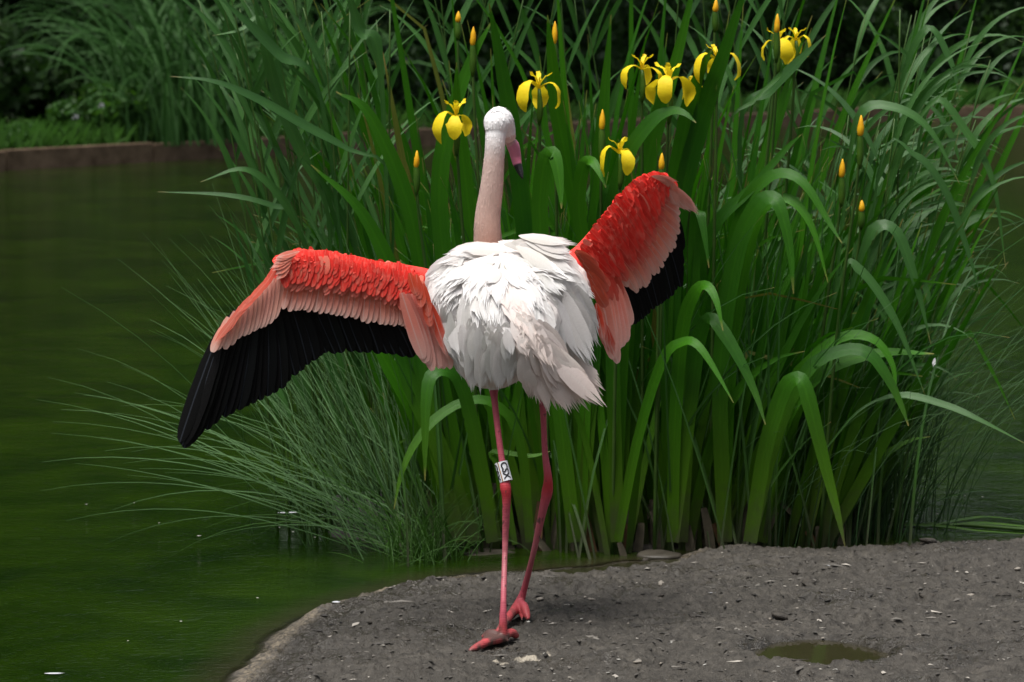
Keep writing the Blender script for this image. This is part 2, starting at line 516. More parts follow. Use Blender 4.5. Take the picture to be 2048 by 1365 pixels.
# ------------------------------------------------------------------ far bank
BANK = [(-60, -8), (-30, 8), (-14, 21), (-8.2, 28.6), (-6.5, 30.8), (-5.2, 32.7), (-3.9, 34.5), (-1, 38.6), (3, 44), (5.6, 47.2), (7.4, 48), (11, 48.6), (20, 49), (60, 42)]
V, F = [], []
for i, (x, y) in enumerate(BANK):
    dx, dy = np.array(BANK[min(i + 1, len(BANK) - 1)]) - np.array(BANK[max(i - 1, 0)])
    l = math.hypot(dx, dy); nx_, ny_ = -dy / l, dx / l
    for d, z in ((.06, -.4), (.061, .17), (1.5, .26), (6, .6), (30, 1.5), (400, 2)):
        V.append((x + nx_ * d, y + ny_ * d, z))
m = 6
for i in range(len(BANK) - 1):
    for k in range(m - 1):
        a = i * m + k
        F.append((a, a + m, a + m + 1, a + 1))
M['ground'] = simple('bank_earth', (.016, .020, .008), (.035, .045, .015), 4, .9, .5, .03)
tag(obj('far_bank_ground', mesh('far_bank_ground', V, F, M['ground'])), 'earth bank behind the pond edging', kind='structure')

edge = empty('timber_edging', (BANK[3][0], BANK[3][1], 0), 'low weathered timber edging along the far side of the pond', 'edging')
path = []
for i in range(3, len(BANK) - 3):
    a, b = np.array(BANK[i], float), np.array(BANK[i + 1], float)
    path += [a, b]
for i in range(0, len(path), 2):
    a, b = path[i], path[i + 1]
    L = np.linalg.norm(b - a); nb = max(1, int(round(L / 2.2)))
    for k in range(nb):
        p, q = a + (b - a) * (k + .004) / nb, a + (b - a) * (k + .996) / nb
        t = (q - p) / np.linalg.norm(q - p); nn = np.array([-t[1], t[0]]) * .05
        z0, z1 = -.1, .21 + rnd.uniform(-.012, .012)
        prof = [(-1, z0), (-1, z1 - .01), (-.8, z1), (.8, z1), (1, z1 - .01), (1, z0)]
        V = [(*(e + nn * s), z) for e in (p, q) for s, z in prof]
        F = [(j, (j + 1) % 6, 6 + (j + 1) % 6, 6 + j) for j in range(6)] + [(5, 4, 3, 2, 1, 0), (6, 7, 8, 9, 10, 11)]
        V = np.array(V) - np.array([BANK[3][0], BANK[3][1], 0])
        obj('board', mesh('board', V, F, M['timber'], smooth=False), edge)

def leaf_cloud(n, centre_fn, size, seed):
    g = np.random.default_rng(seed)
    C = centre_fn(g, n)
    a = g.normal(size=(n, 3)); a /= np.linalg.norm(a, axis=1)[:, None]
    b = g.normal(size=(n, 3)); b = np.cross(a, b); b /= np.linalg.norm(b, axis=1)[:, None]
    s = size * g.uniform(.6, 1.4, (n, 1))
    P = np.stack([C - a * s, C + b * s * .45, C + a * s, C - b * s * .45], 1).reshape(-1, 3)
    return P, np.arange(4 * n).reshape(-1, 4)

def clumps(g, n, spec):
    """leaf centres gathered in clumps: spec rows are (cx, cy, cz, r)"""
    S = np.array(spec); w = S[:, 3] ** 2; k = g.choice(len(S), n, p=w / w.sum())
    d = g.normal(size=(n, 3)); d /= np.linalg.norm(d, axis=1)[:, None]
    rr = S[k, 3][:, None] * g.uniform(.45, 1.0, (n, 1)) ** .6
    return S[k, :3] + d * rr * np.array([1, 1, .8])

# tall trees on the far bank: they darken the shore and stand mirrored in the pond
crown_me, trunk_me = [], []
for s in range(2):
    g = np.random.default_rng(40 + s)
    spec = []
    for k in range(46):
        z = g.uniform(1.6, 14.5); rad = 3.0 * math.sqrt(max(.12, 1 - ((z - 6.5) / 8.6) ** 2))
        a = g.uniform(0, 6.28); r = rad * g.uniform(.2, 1)
        spec.append((r * math.cos(a), r * math.sin(a), z, g.uniform(.9, 1.7)))
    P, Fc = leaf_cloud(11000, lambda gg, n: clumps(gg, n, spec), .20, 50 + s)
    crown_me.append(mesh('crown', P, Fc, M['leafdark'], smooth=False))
    mb = MB()
    pts = catmull([(0, 0, -.3), (.1, .05, 3), (-.1, .1, 7), (.1, 0, 12)], 14)
    mb.add(*tube(pts, np.linspace(.30, .06, 14), 9))
    for k in range(9):
        z = g.uniform(2, 9); a = g.uniform(0, 6.28); r = g.uniform(1.5, 2.6)
        q = catmull([(0, 0, z), (r * .5 * math.cos(a), r * .5 * math.sin(a), z + .5), (r * math.cos(a), r * math.sin(a), z + 1.4)], 6)
        mb.add(*tube(q, np.linspace(.10, .03, 6), 6))
    trunk_me.append(mesh('trunk', mb.V, mb.F, M['bark']))
TREES = [(-17, 26), (-13.5, 29.5), (-10.8, 33), (-7.8, 36.5), (-4.6, 39.5), (-1.2, 43), (2.6, 46.5), (6.4, 49.4), (10.4, 50), (14.6, 51),
         (-14.5, 35), (-9.2, 40), (-3.5, 45.5), (3.8, 52), (10, 55), (19, 51), (-21, 25), (24, 50)]
for i, (x, y) in enumerate([(a, b + (3.5 if a > 2 else 1.0)) for a, b in TREES]):
    t = empty('tree', (x, y, .5), 'tall dense dark green tree shading the far bank', 'tree', 'trees along the far bank')
    t.rotation_euler = (0, 0, rnd.uniform(0, 6.28)); s = rnd.uniform(.85, 1.15); t.scale = (s, s, s)
    obj('trunk', trunk_me[i % 2], t); obj('crown', crown_me[i % 2], t)

NEAR = [(-26, 14), (-27, 4), (-25, -6), (-21, -14), (-15, -19), (-9, -22), (-3, -23), (3, -23.5), (9, -22), (15, -19), (20, -13), (24, -5), (26, 4), (27, 14), (28, 24), (-27, 20),
        (-18, -22), (-6, -27), (6, -27), (18, -23), (30, 34)]
for i, (x, y) in enumerate(NEAR):  # unseen trees, added to cut low skylight from the camera side
    t = empty('tree', (x, y, .1), 'tall dense dark tree, unseen, added on the near shore to block low skylight', 'tree', 'unseen trees added along the near shore')
    t.rotation_euler = (0, 0, rnd.uniform(0, 6.28)); s = rnd.uniform(.9, 1.15); t.scale = (s, s, s)
    obj('trunk', trunk_me[i % 2], t); obj('crown', crown_me[i % 2], t)
V, F = [], []
for r_, z in ((17.5, -.3), (17.8, .12), (40, .3), (300, .5)):
    for j in range(41):
        a = math.pi * (1.0 - .12) + (math.pi * 1.24) * j / 40
        V.append((r_ * 1.25 * math.cos(a), 2 + r_ * math.sin(a), z))
for k in range(3):
    for j in range(40): F.append((k * 41 + j, k * 41 + j + 1, (k + 1) * 41 + j + 1, (k + 1) * 41 + j))
tag(obj('near_shore_ground', mesh('near_shore_ground', V, F, M['ground'])), 'grassy earth shore around the near side of the pond', kind='structure')

shrub_me = []
for s in range(3):
    g = np.random.default_rng(80 + s)
    spec = [(g.uniform(-.9, .9), g.uniform(-.5, .5), g.uniform(.25, 1.7), g.uniform(.35, .6)) for k in range(16)]
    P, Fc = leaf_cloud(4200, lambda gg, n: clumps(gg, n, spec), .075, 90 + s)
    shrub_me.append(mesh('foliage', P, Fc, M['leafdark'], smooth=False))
mb = MB()
for k in range(6):
    a = k * 1.05
    mb.add(*tube(catmull([(0, 0, -.3), (.2 * math.cos(a), .2 * math.sin(a), .6), (.6 * math.cos(a), .4 * math.sin(a), 1.5)], 6), np.linspace(.035, .012, 6), 5))
sstem = mesh('stems', mb.V, mb.F, M['bark'])
def bank_point(px, back):
    d = ray(px, 200); best = None
    for (x0, y0), (x1, y1) in zip(BANK[:-1], BANK[1:]):
        A_ = np.array([[d.x, -(x1 - x0)], [d.y, -(y1 - y0)]])
        if abs(np.linalg.det(A_)) < 1e-6: continue
        tt, uu = np.linalg.solve(A_, np.array([x0, y0]))
        if 0 <= uu <= 1 and tt > 0: best = (d.x * tt, d.y * tt)
    return best[0] - .55 * back, best[1] + .85 * back
SHR = [(px, 2.4 + (i % 2) * .5, 1.05) for i, px in enumerate(range(-220, 2320, 105))] + [(px, 5.0 + (i % 2), 1.9) for i, px in enumerate(range(-300, 2400, 150))] + [(px, 8.5 + (i % 2), 2.7) for i, px in enumerate(range(-300, 2400, 200))]
for i, (px, back, s) in enumerate(SHR):
    x, y = bank_point(px, back)
    lab = ('dark leafy shrub in deep shade behind the timber edging', 'larger dark shrub rising behind the front shrubs of the far bank', 'tall shrub closing the gap under the trees')[0 if s < 1.5 else 1 if s < 2.5 else 2]
    t = empty('shrub', (x, y, .35), lab, 'shrub', 'shrubs on the far bank')
    t.rotation_euler = (0, 0, rnd.uniform(-.5, .5)); s = s * rnd.uniform(.9, 1.2); t.scale = (s, s * .8, s)
    obj('foliage', shrub_me[i % 3], t); obj('stems', sstem, t)

# short grass and leafy weeds growing on the lip of the far bank
mb = MB()
for k in range(5200):
    j = rnd.choice([3, 4, 5, 6, 7, 8, 9, 9, 10])
    f = rnd.random()
    a, b = np.array(BANK[j], float), np.array(BANK[j + 1], float)
    t = (b - a) / np.linalg.norm(b - a); nn = np.array([-t[1], t[0]])
    p = a + (b - a) * f + nn * (.1 + abs(rnd.gauss(0, .5)))
    h = rnd.uniform(.10, .32); w = rnd.uniform(.008, .016); q = rnd.uniform(-.14, .14)
    an = rnd.uniform(0, 3.14); sx, sy = math.cos(an) * w, math.sin(an) * w
    z = .17 + .06 * min(1.5, (p - a - (b - a) * f) @ nn)
    mb.add([(p[0] - sx, p[1] - sy, z), (p[0] + sx, p[1] + sy, z), (p[0] + q * .5 + sx * .7, p[1] + sy, z + h * .65), (p[0] + q * 1.3, p[1], z + h)], [(0, 1, 2, 3)],
           [(0, 0), (1, 0), (1, .6), (.5, 1)])
tag(obj('bank_grass', mesh('bank_grass', mb.V, mb.F, M['grass'], mb.U)), 'short grass growing along the far bank', 'grass', kind='stuff')
weed_me = []
for s in range(2):
    g = np.random.default_rng(120 + s)
    spec = [(g.uniform(-.28, .28), g.uniform(-.2, .2), g.uniform(.1, .62), g.uniform(.12, .2)) for k in range(9)]
    P, Fc = leaf_cloud(420, lambda gg, n: clumps(gg, n, spec), .055, 130 + s)
    weed_me.append(mesh('foliage', P, Fc, M['leafmid'], smooth=False))
mb = MB()
for k in range(5):
    a = k * 1.26
    mb.add(*tube([(0, 0, -.05), (.1 * math.cos(a), .1 * math.sin(a), .3), (.2 * math.cos(a), .15 * math.sin(a), .6)], [.008, .006, .003], 5))
wstem = mesh('stems', mb.V, mb.F, M['stem'])
for i, (px, py, s) in enumerate([(30, 268, .5), (120, 262, .7), (175, 255, .9), (230, 250, 1.0), (285, 245, 1.1), (340, 235, 1.2), (395, 228, 1.2), (1900, 200, .6), (1965, 198, .5), (2030, 198, .6)]):
    d = ray(px, py)
    Yb = 33.6 if px < 100 else 34.6 if px < 250 else 36 if px < 500 else 48.9
    p = W(px, py, Yb)
    t = empty('bank_weed', (p.x, Yb, .22), 'leafy green weed clump at the water edge of the far bank', 'weed', 'weeds on the far bank')
    t.scale = (s, s, s); t.rotation_euler = (0, 0, i)
    obj('foliage', weed_me[i % 2], t); obj('stems', wstem, t)
for px, py, Y in ((152, 236, 33.9), (203, 213, 34.1)):
    p = W(px, py, Y)
    t = empty('white_wildflower', (p.x, p.y, .2), 'small white wildflower standing above the left bank weeds', 'flower', 'white wildflowers on the bank')
    obj('stem', mesh('stem', *tube([(0, 0, 0), (.01, 0, (p.z - .2) / 2), (0, 0, p.z - .2)], [.006, .005, .004], 5)[:2], M['stem']), t)
    P, Fc = leaf_cloud(26, lambda g, n: np.array([0, 0, p.z - .19]) + g.normal(size=(n, 3)) * .014, .015, 5)
    obj('flower_head', mesh('flower_head', P, Fc, M['white_down'], smooth=False), t)

# ------------------------------------------------------------------ islet under the plants
V, F = [], []
for i in range(15):
    for j in range(48):
        a = 2 * math.pi * j / 48; r = i / 14
        x = .18 + r * 1.05 * math.cos(a); y = 10.45 + r * (.95 if math.sin(a) > 0 else .88) * math.sin(a)
        e = 1 + .12 * math.sin(3 * a + 1) + .06 * math.sin(7 * a)
        x = .18 + (x - .18) * e
        z = .05 * (1 - r ** 2) - .04 * r ** 4 + float(fbm(np.array([x * 6.]), np.array([y * 6.]), 5, 3)[0] - .5) * .06
        V.append((x, y, z))
for i in range(14):
    for j in range(48):
        F.append((i * 48 + j, (i + 1) * 48 + j, (i + 1) * 48 + (j + 1) % 48, i * 48 + (j + 1) % 48))
tag(obj('islet_ground', mesh('islet_ground', V, F, M['soil'])), 'dark soil mound under the waterside plants', kind='structure')

# ------------------------------------------------------------------ leaf builders
def grow(L, az, th0, bend, n=11, fold_at=None, fold_ang=2.2, power=2.0):
    p = np.zeros(3); out = [p.copy()]
    for i in range(1, n):
        s = (i - .5) / (n - 1)
        th = th0 + bend * s ** power
        if fold_at is not None and s > fold_at: th = min(2.95, th + fold_ang * min(1, (s - fold_at) / .08))
        p = p + np.array([math.sin(th) * math.cos(az), math.sin(th) * math.sin(az), math.cos(th)]) * L / (n - 1)
        out.append(p.copy())
    return np.array(out)

def sword_w(n, w):
    s = np.linspace(0, 1, n)
    return w * np.clip((1 - s) / .42, 0.02, 1) ** .75 * (.85 + .15 * np.sin(np.clip(s * 2.2, 0, 1) * 1.57))

def lance_w(n, w):
    s = np.linspace(0, 1, n)
    return w * np.clip(.35 + 2.6 * s, 0, 1) * np.clip((1 - s) / .62, 0.015, 1) ** .9

def put_leaf(root, path, widths, nrm, mat, name='leaf', fold=.12, twist=0.0):
    V, F, U = ribbon(path, widths, nrm, fold, twist)
    return obj(name, mesh(name, V, F, mat, U), root)

# iris fans ---------------------------------------------------------
IG = 'yellow flag iris plants in the waterside clump'
def iris_plant(px, Y, nleaf, h, seed, label='upright sword-leaved iris plant in the dense green clump behind the bird', spread=.15, stubs=2):
    g = random.Random(seed)
    x = (px - 1024) / FPX * Y
    lean0 = (x - .26) * .30 + g.uniform(-.05, .05)
    where = 'front row of the clump' if Y < 9.88 else 'middle row of the clump' if Y < 10.22 else 'tall back row'
    lean = 'leaning left towards the rushes' if lean0 < -.07 else 'leaning right towards the arching reeds' if lean0 > .07 else 'standing upright'
    root = empty('iris_plant', (x, Y, .0), f'leafy iris plant {lean} in the {where}', 'iris', IG)
    yaw = g.uniform(-.6, .6)
    for k in range(nleaf):
        u = (k + .5) / nleaf * 2 - 1
        L = h * (1 - .28 * abs(u)) * g.uniform(.6, 1.1)
        th = lean0 + u * spread + g.gauss(0, .065)
        az = yaw * .5 if th > 0 else math.pi + yaw * .5
        th = abs(th)
        n = 12
        r = g.random()
        if r < .13: P = grow(L, az, th, .25, n, fold_at=g.uniform(.55, .9), fold_ang=g.uniform(1.2, 2.6))
        elif r < .30: P = grow(L, az, th, g.uniform(.4, 1.5), n, power=g.uniform(2, 4))
        else: P = grow(L, az, th, g.uniform(.0, .22), n)
        P[:, 1] += np.linspace(0, g.uniform(-.10, .08), n)
        P = P + np.array([u * .035, g.uniform(-.03, .03), -.05])
        na = g.uniform(-.75, .75)
        put_leaf(root, P, sword_w(n, g.uniform(.019, .040)), (math.sin(na), -math.cos(na), .15), M['iris' if g.random() > .05 else 'iris_old'], fold=g.uniform(.03, .12), twist=g.uniform(-.5, .5))
    for k in range(stubs):
        L = g.uniform(.08, .26); th = g.gauss(0, .28)
        P = grow(L, 0 if th > 0 else math.pi, abs(th), g.uniform(-.1, .4), 5) + np.array([g.uniform(-.06, .06), g.uniform(-.07, .05), -.04])
        w = g.uniform(.018, .034)
        put_leaf(root, P, [w, w * .95, w * .9, w * .82, w * .6], (g.uniform(-.3, .3), -1, .2), M['dead'] if g.random() < .7 else M['brown'], 'dead_leaf', .2)
    return root

front = []
for i, px in enumerate(np.linspace(930, 1660, 17)):
    front.append(iris_plant(px + rnd.uniform(-14, 14), 9.70 + rnd.uniform(-.08, .08) + .1 * abs(i - 7) / 7, 9, rnd.uniform(1.05, 1.45), 100 + i, stubs=4))
for i, px in enumerate(np.linspace(880, 1700, 18)):
    iris_plant(px + rnd.uniform(-20, 20), 10.02 + rnd.uniform(-.1, .1), 8, rnd.uniform(1.45, 1.8), 200 + i, stubs=1)
for i, px in enumerate(np.linspace(830, 1680, 18)):
    iris_plant(px + rnd.uniform(-25, 25), 10.42 + rnd.uniform(-.12, .12), 9, rnd.uniform(1.75, 2.1), 300 + i, stubs=0)

# leaves whose bends show clearly, traced from root to tip ------------
def traced(root, pts, wpx, Y0, Y1, mat='iris', kind=sword_w, n=20, nrm=(0, -.75, .66), fold=.1, name='leaf', tw=0.0):
    ctr = [W(p[0], p[1], Y0 + (Y1 - Y0) * i / (len(pts) - 1)) for i, p in enumerate(pts)]
    P = catmull([tuple(c) for c in ctr], n) - np.array(root.location)
    return put_leaf(root, P, kind(n, wpx / FPX * Y0 * .98), nrm, M[mat], name, fold, tw)

IRL = [  # label, traced blades
 ('iris plant whose blade folds over and hangs down beside the pink wing tip', (985, 1095), [
   ([(985, 1085), (960, 920), (925, 775), (893, 741), (862, 752), (852, 800), (850, 880), (850, 962)], 30, 9.5, 9.35),
   ([(1060, 1085), (1040, 880), (990, 808), (930, 803), (870, 838), (828, 890), (802, 950), (788, 1018)], 22, 9.6, 9.45),
   ([(1030, 1090), (1005, 950), (985, 905), (1060, 912), (1100, 903)], 14, 9.6, 9.6)]),
 ('iris plant with pale folded blade tips hanging beside the black bill tip', (1150, 1095), [
   ([(1150, 1085), (1105, 700), (1080, 450), (1088, 330), (1104, 305), (1114, 330), (1120, 375), (1123, 418)], 34, 9.62, 9.5),
   ([(1160, 1085), (1175, 600), (1158, 420), (1166, 335), (1182, 322), (1196, 340), (1212, 376)], 28, 9.66, 9.5),
   ([(1160, 1085), (1190, 700), (1200, 500), (1212, 400), (1232, 374), (1252, 385), (1262, 410)], 28, 9.66, 9.55)]),
 ('iris plant with one long blade arching above the raised red wing', (1235, 1095), [
   ([(1235, 1085), (1225, 700), (1222, 450), (1250, 320), (1300, 245), (1340, 222), (1368, 226), (1392, 246)], 32, 9.62, 9.45),
   ([(1235, 1085), (1275, 880), (1325, 720), (1365, 684), (1395, 690), (1430, 740), (1467, 806)], 22, 9.62, 9.4)]),
 ('iris plant with grey-green blades drooping right of the black wing feathers', (1345, 1095), [
   ([(1345, 1085), (1350, 850), (1365, 660), (1388, 588), (1412, 571), (1432, 600), (1446, 662)], 28, 9.62, 9.4),
   ([(1345, 1085), (1380, 820), (1398, 680), (1418, 636), (1445, 662), (1480, 720), (1512, 790), (1531, 850)], 30, 9.62, 9.38),
   ([(1365, 1085), (1385, 700), (1388, 520), (1392, 440), (1400, 425), (1408, 465), (1418, 536)], 26, 9.7, 9.55)]),
 ('iris plant with broad blades bending over in matching arches', (1450, 1095), [
   ([(1450, 1085), (1440, 750), (1470, 520), (1510, 415), (1543, 395), (1562, 420), (1580, 500), (1587, 588)], 36, 9.66, 9.5),
   ([(1450, 1085), (1465, 700), (1510, 450), (1560, 397), (1600, 415), (1630, 470), (1656, 566)], 24, 9.7, 9.52),
   ([(1450, 1085), (1450, 650), (1480, 430), (1530, 360), (1575, 347), (1615, 375), (1655, 440), (1684, 487)], 26, 9.72, 9.5),
   ([(1430, 1085), (1440, 700), (1400, 560), (1430, 450), (1500, 380), (1570, 300), (1602, 270)], 26, 9.75, 9.6)]),
 ('iris plant with one bright broad blade folded down to the mud edge', (1500, 1095), [
   ([(1500, 1085), (1530, 900), (1565, 785), (1588, 758), (1606, 765), (1625, 830), (1655, 950), (1676, 1030), (1690, 1094)], 34, 9.55, 9.42),
   ([(1500, 1085), (1550, 880), (1610, 745), (1680, 702), (1735, 705), (1772, 750), (1800, 805), (1817, 852)], 30, 9.6, 9.45),
   ([(1520, 1085), (1560, 860), (1640, 745), (1760, 706), (1868, 708)], 34, 9.75, 9.7),
   ([(1500, 1085), (1570, 800), (1620, 720), (1690, 672), (1750, 680), (1785, 730), (1792, 790)], 24, 9.75, 9.6)]),
 ('iris plant with tall broad blades slanting up to the right', (1330, 1095), [
   ([(1235, 1085), (1260, 560), (1300, 300), (1350, 130), (1395, -60)], 36, 9.72, 9.6),
   ([(1330, 1085), (1350, 500), (1400, 250), (1450, 100), (1500, -50)], 38, 9.75, 9.5),
   ([(1320, 1085), (1335, 500), (1370, 260), (1395, 160), (1425, 96)], 36, 9.74, 9.55),
   ([(1280, 1085), (1170, 500), (1120, 250), (1105, 130), (1095, 30)], 34, 9.78, 9.65),
   ([(1180, 1085), (1190, 500), (1205, 250), (1222, 30)], 32, 9.7, 9.62)]),
 ('iris plant with straight dark blades rising behind the neck', (1080, 1095), [
   ([(1080, 1085), (1060, 600), (1030, 300), (1000, 120), (978, 8)], 35, 9.72, 9.6),
   ([(1020, 1085), (960, 600), (930, 350), (915, 220), (913, 125)], 30, 9.72, 9.62),
   ([(990, 1085), (900, 600), (880, 350), (930, 150), (985, 40)], 36, 9.7, 9.66),
   ([(950, 1085), (860, 650), (820, 420), (740, 230), (672, 184)], 34, 9.7, 9.6)]),
 ('iris plant with bright blades leaning left over the rushes', (930, 1095), [
   ([(930, 1085), (850, 760), (790, 560), (720, 420), (622, 330)], 34, 9.7, 9.6),
   ([(915, 1085), (840, 850), (760, 700), (690, 560)], 34, 9.7, 9.7),
   ([(950, 1085), (880, 900), (820, 760), (800, 640), (796, 560)], 40, 9.62, 9.6),
   ([(920, 1085), (870, 880), (845, 700), (820, 560), (800, 520)], 36, 9.6, 9.66)]),
]
irl_roots = []
for lab, b, blades in IRL:
    root = empty('iris_plant', G(b[0], b[1] - 6, 0), lab, 'iris', IG)
    irl_roots.append(root)
    for pts, w, Y0, Y1 in blades: traced(root, pts, w, Y0, Y1)
    g = random.Random(b[0])
    for k in range(3):
        P = grow(g.uniform(.35, .7), 0 if g.random() < .5 else math.pi, g.uniform(.0, .3), g.uniform(0, .3), 8) + np.array([g.uniform(-.06, .06), g.uniform(-.02, .06), -.04])
        put_leaf(root, P, sword_w(8, g.uniform(.03, .042)), (g.uniform(-.4, .4), -1, .1), M['iris'])
    for k in range(3):
        P = grow(g.uniform(.12, .26), 0 if g.random() < .5 else math.pi, g.uniform(0, .55), g.uniform(0, .3), 5) + np.array([g.uniform(-.08, .08), g.uniform(-.07, 0), -.04])
        w = g.uniform(.024, .036)
        put_leaf(root, P, [w, w, w * .95, w * .85, w * .7], (g.uniform(-.3, .3), -1, .2), M['dead'], 'dead_leaf', .2)

# iris flowers and buds ----------------------------------------------
def petal(root, c, yaw, size, kind, mat='petal'):
    ca, sa = math.cos(yaw), math.sin(yaw)
    if kind == 'fall':
        q_ = rnd.uniform(.8, 1.1); e_ = rnd.uniform(-.15, .12)
        prof = [(0, 0), (.28, .18 + e_ * .5), (.58 * q_, .20 + e_), (.82 * q_, .0 + e_), (.94 * q_, -.32), (.90 * q_, -.66), (.78 * q_, -.90)]; w = [.12, .20, .34, .60, .70, .55, .08]
    elif kind == 'style':
        prof = [(0, .05), (.14, .32), (.30, .52), (.46, .56), (.56, .70)]; w = [.10, .16, .20, .24, .16]
    else:
        prof = [(0, .05), (.06, .22), (.12, .42), (.16, .55)]; w = [.06, .13, .12, .02]
    k = size
    P = catmull([(r * ca * k, r * sa * k, z * k) for r, z in prof], 11) + np.array(c)
    ww = np.interp(np.linspace(0, 1, 11), np.linspace(0, 1, len(w)), w) * k
    ww = ww * (1 + .10 * np.array([rnd.uniform(-1, 1) for _ in range(11)]))
    P = P + np.array([[rnd.gauss(0, .02 * k) for _ in range(3)] for _ in range(11)]) * np.linspace(0, 1, 11)[:, None]
    V, F, U = ribbon(P, ww, (-sa * .1, ca * .1, 1) if kind != 'fall' else (ca, sa, .9), .13)
    return obj('petal', mesh('petal', V, F, M[mat], U), root)

def flower(px, py, size, Y, basepx, yaw, label, falls=3):
    c = W(px, py, Y)
    root = empty('iris_plant', (W(basepx, 1085, Y + .1).x, Y + .15, 0), label, 'iris', IG)
    loc = np.array(root.location)
    cc = np.array(c) - loc
    pts = catmull([(0, 0, -.05), (cc[0] * .35, cc[1] * .5, cc[2] * .45), (cc[0] * .85, cc[1] * .9, cc[2] * .82), tuple(cc)], 14)
    st = obj('flower_stem', mesh('flower_stem', *tube(pts, np.linspace(.0055, .004, 14), 6)[:2], M['stem']), root)
    s = size
    V, F, U = tube(catmull([tuple(cc + np.array([0, .0, -1.5 * s])), tuple(cc + np.array([.003, 0, -.8 * s])), tuple(cc)], 6), [.004, .0085, .010, .009, .007, .005], 7)
    obj('sheath', mesh('sheath', V, F, M['spathe']), st)
    for k in range(3):
        a = yaw + k * 2.094
        a += rnd.gauss(0, .25); petal(st, cc, a, s * rnd.uniform(.8, 1.1), 'fall')
        petal(st, cc + np.array([0, 0, .004]), a + .1, s * .95, 'style')
        petal(st, cc, a + 1.05, s * .9, 'standard')
    for k in range(2):
        L = rnd.uniform(.7, 1.0)
        P = grow(L, 0 if k else math.pi, rnd.uniform(.02, .14), .1, 10) + np.array([(.03 if k else -.03), .08, -.05])
        put_leaf(root, P, sword_w(10, .036), (rnd.uniform(-.4, .4), -1, .1), M['iris'])
    return root

flower(912, 236, 0.076, 9.52, 965, -1.25, 'iris plant bearing the open yellow flower left of the bird head')
flower(1078, 178, 0.071, 9.60, 1100, -.35, 'iris plant bearing the yellow flower just right of the bird head')
flower(1240, 308, 0.069, 9.50, 1225, -1.0, 'iris plant bearing the low yellow flower above the red wing')
flower(1338, 165, 0.083, 9.56, 1310, -1.5, 'iris plant bearing the largest open yellow flower of the clump')
flower(1434, 122, 0.068, 9.60, 1420, -.4, 'iris plant bearing the highest fully open yellow flower')
flower(1284, 140, 0.065, 9.62, 1285, -2.6, 'iris plant bearing a yellow flower with one petal stretched left')
flower(1382, 178, 0.052, 9.68, 1370, -.2, 'iris plant bearing a small yellow flower half hidden by a broad blade')
flower(1556, 88, 0.067, 10.1, 1500, -1.2, 'iris plant bearing a yellow flower far back among the reeds')
flower(1592, 82, 0.058, 10.15, 1530, -.4, 'iris plant bearing a yellow flower beside the farthest reed stems')

def bud(px, py, Y, basepx, hpx, label, open_=.5):
    c = W(px, py, Y)
    root = empty('iris_plant', (W(basepx, 1085, Y + .1).x, Y + .15, 0), label, 'iris', IG)
    cc = np.array(c) - np.array(root.location)
    open_ *= rnd.uniform(.7, 1.35)
    h = hpx * rnd.uniform(.85, 1.2) / FPX * Y
    pts = catmull([(0, 0, -.05), (cc[0] * .4, cc[1] * .6, cc[2] * .5), (cc[0] * .9, cc[1] * .95, cc[2] * .85), tuple(cc - np.array([0, 0, h * .9]))], 12)
    st = obj('flower_stem', mesh('flower_stem', *tube(pts, np.linspace(.0055, .004, 12), 6)[:2], M['stem']), root)
    V, F, U = tube(catmull([tuple(cc + np.array([0, 0, -h * 1.9])), tuple(cc + np.array([.002, 0, -h])), tuple(cc + np.array([0, 0, -h * .05]))], 8), [.004, .0075, .0105, .011, .0105, .0095, .008, .004], 8)
    obj('sheath', mesh('sheath', V, F, M['spathe']), st)
    V, F, U = tube(catmull([tuple(cc + np.array([0, -.002, -h * .45])), tuple(cc + np.array([.002, -.002, 0])), tuple(cc + np.array([.003, 0, h * .55]))], 9),
                   np.array([.004, .0078, .0092, .0098, .0095, .0085, .0068, .0045, .0012]) * (.7 + .5 * open_), 8)
    for i, v in enumerate(V): V[i] = v + np.array([rnd.uniform(-.0008, .0008), 0, 0])
    obj('bud', mesh('bud', V, F, M['bud']), st)
    P = grow(rnd.uniform(.7, 1.0), 0, rnd.uniform(.02, .12), .1, 10) + np.array([.03, .07, -.05])
    put_leaf(root, P, sword_w(10, .036), (rnd.uniform(-.4, .4), -1, .1), M['iris'])

BL = 'iris plant with a closed yellow flower bud on a tall stem'
for px, py, Y, b, h, lab, op in [
    (945, 76, 9.66, 985, 40, 'iris plant with a slim orange-yellow bud above and left of the bird head', .5),
    (1720, 255, 9.62, 1640, 48, 'iris plant with the large closed yellow bud among the right-hand reeds', .9),
    (1322, 326, 9.5, 1310, 36, 'iris plant with a yellow bud just above the red wing crest', .5),
    (832, 322, 9.6, 900, 32, 'iris plant with a slim yellow bud left of the bird neck', .4),
    (1203, 243, 9.6, 1195, 44, 'iris plant with a tapering yellow bud between the head and the raised wing', .6),
    (1683, 340, 9.7, 1610, 36, 'iris plant with a narrow yellow bud below the large right-hand bud', .5),
    (1722, 414, 9.8, 1650, 24, 'iris plant with the lowest small bud beside the right-hand reeds', .4),
    (1108, 70, 9.8, 1120, 44, 'iris plant with an orange bud rising behind the bird head', .4),
    (915, 36, 9.9, 955, 24, 'iris plant with a small bud at the top left of the clump', .4),
    (1553, 50, 9.9, 1480, 36, 'iris plant with a tall yellow bud beside the far flowers', .6),
    (1430, 14, 9.8, 1400, 30, 'iris plant with a bud at the very top of the clump', .5)]:
    bud(px, py, Y, b, h, lab, op)

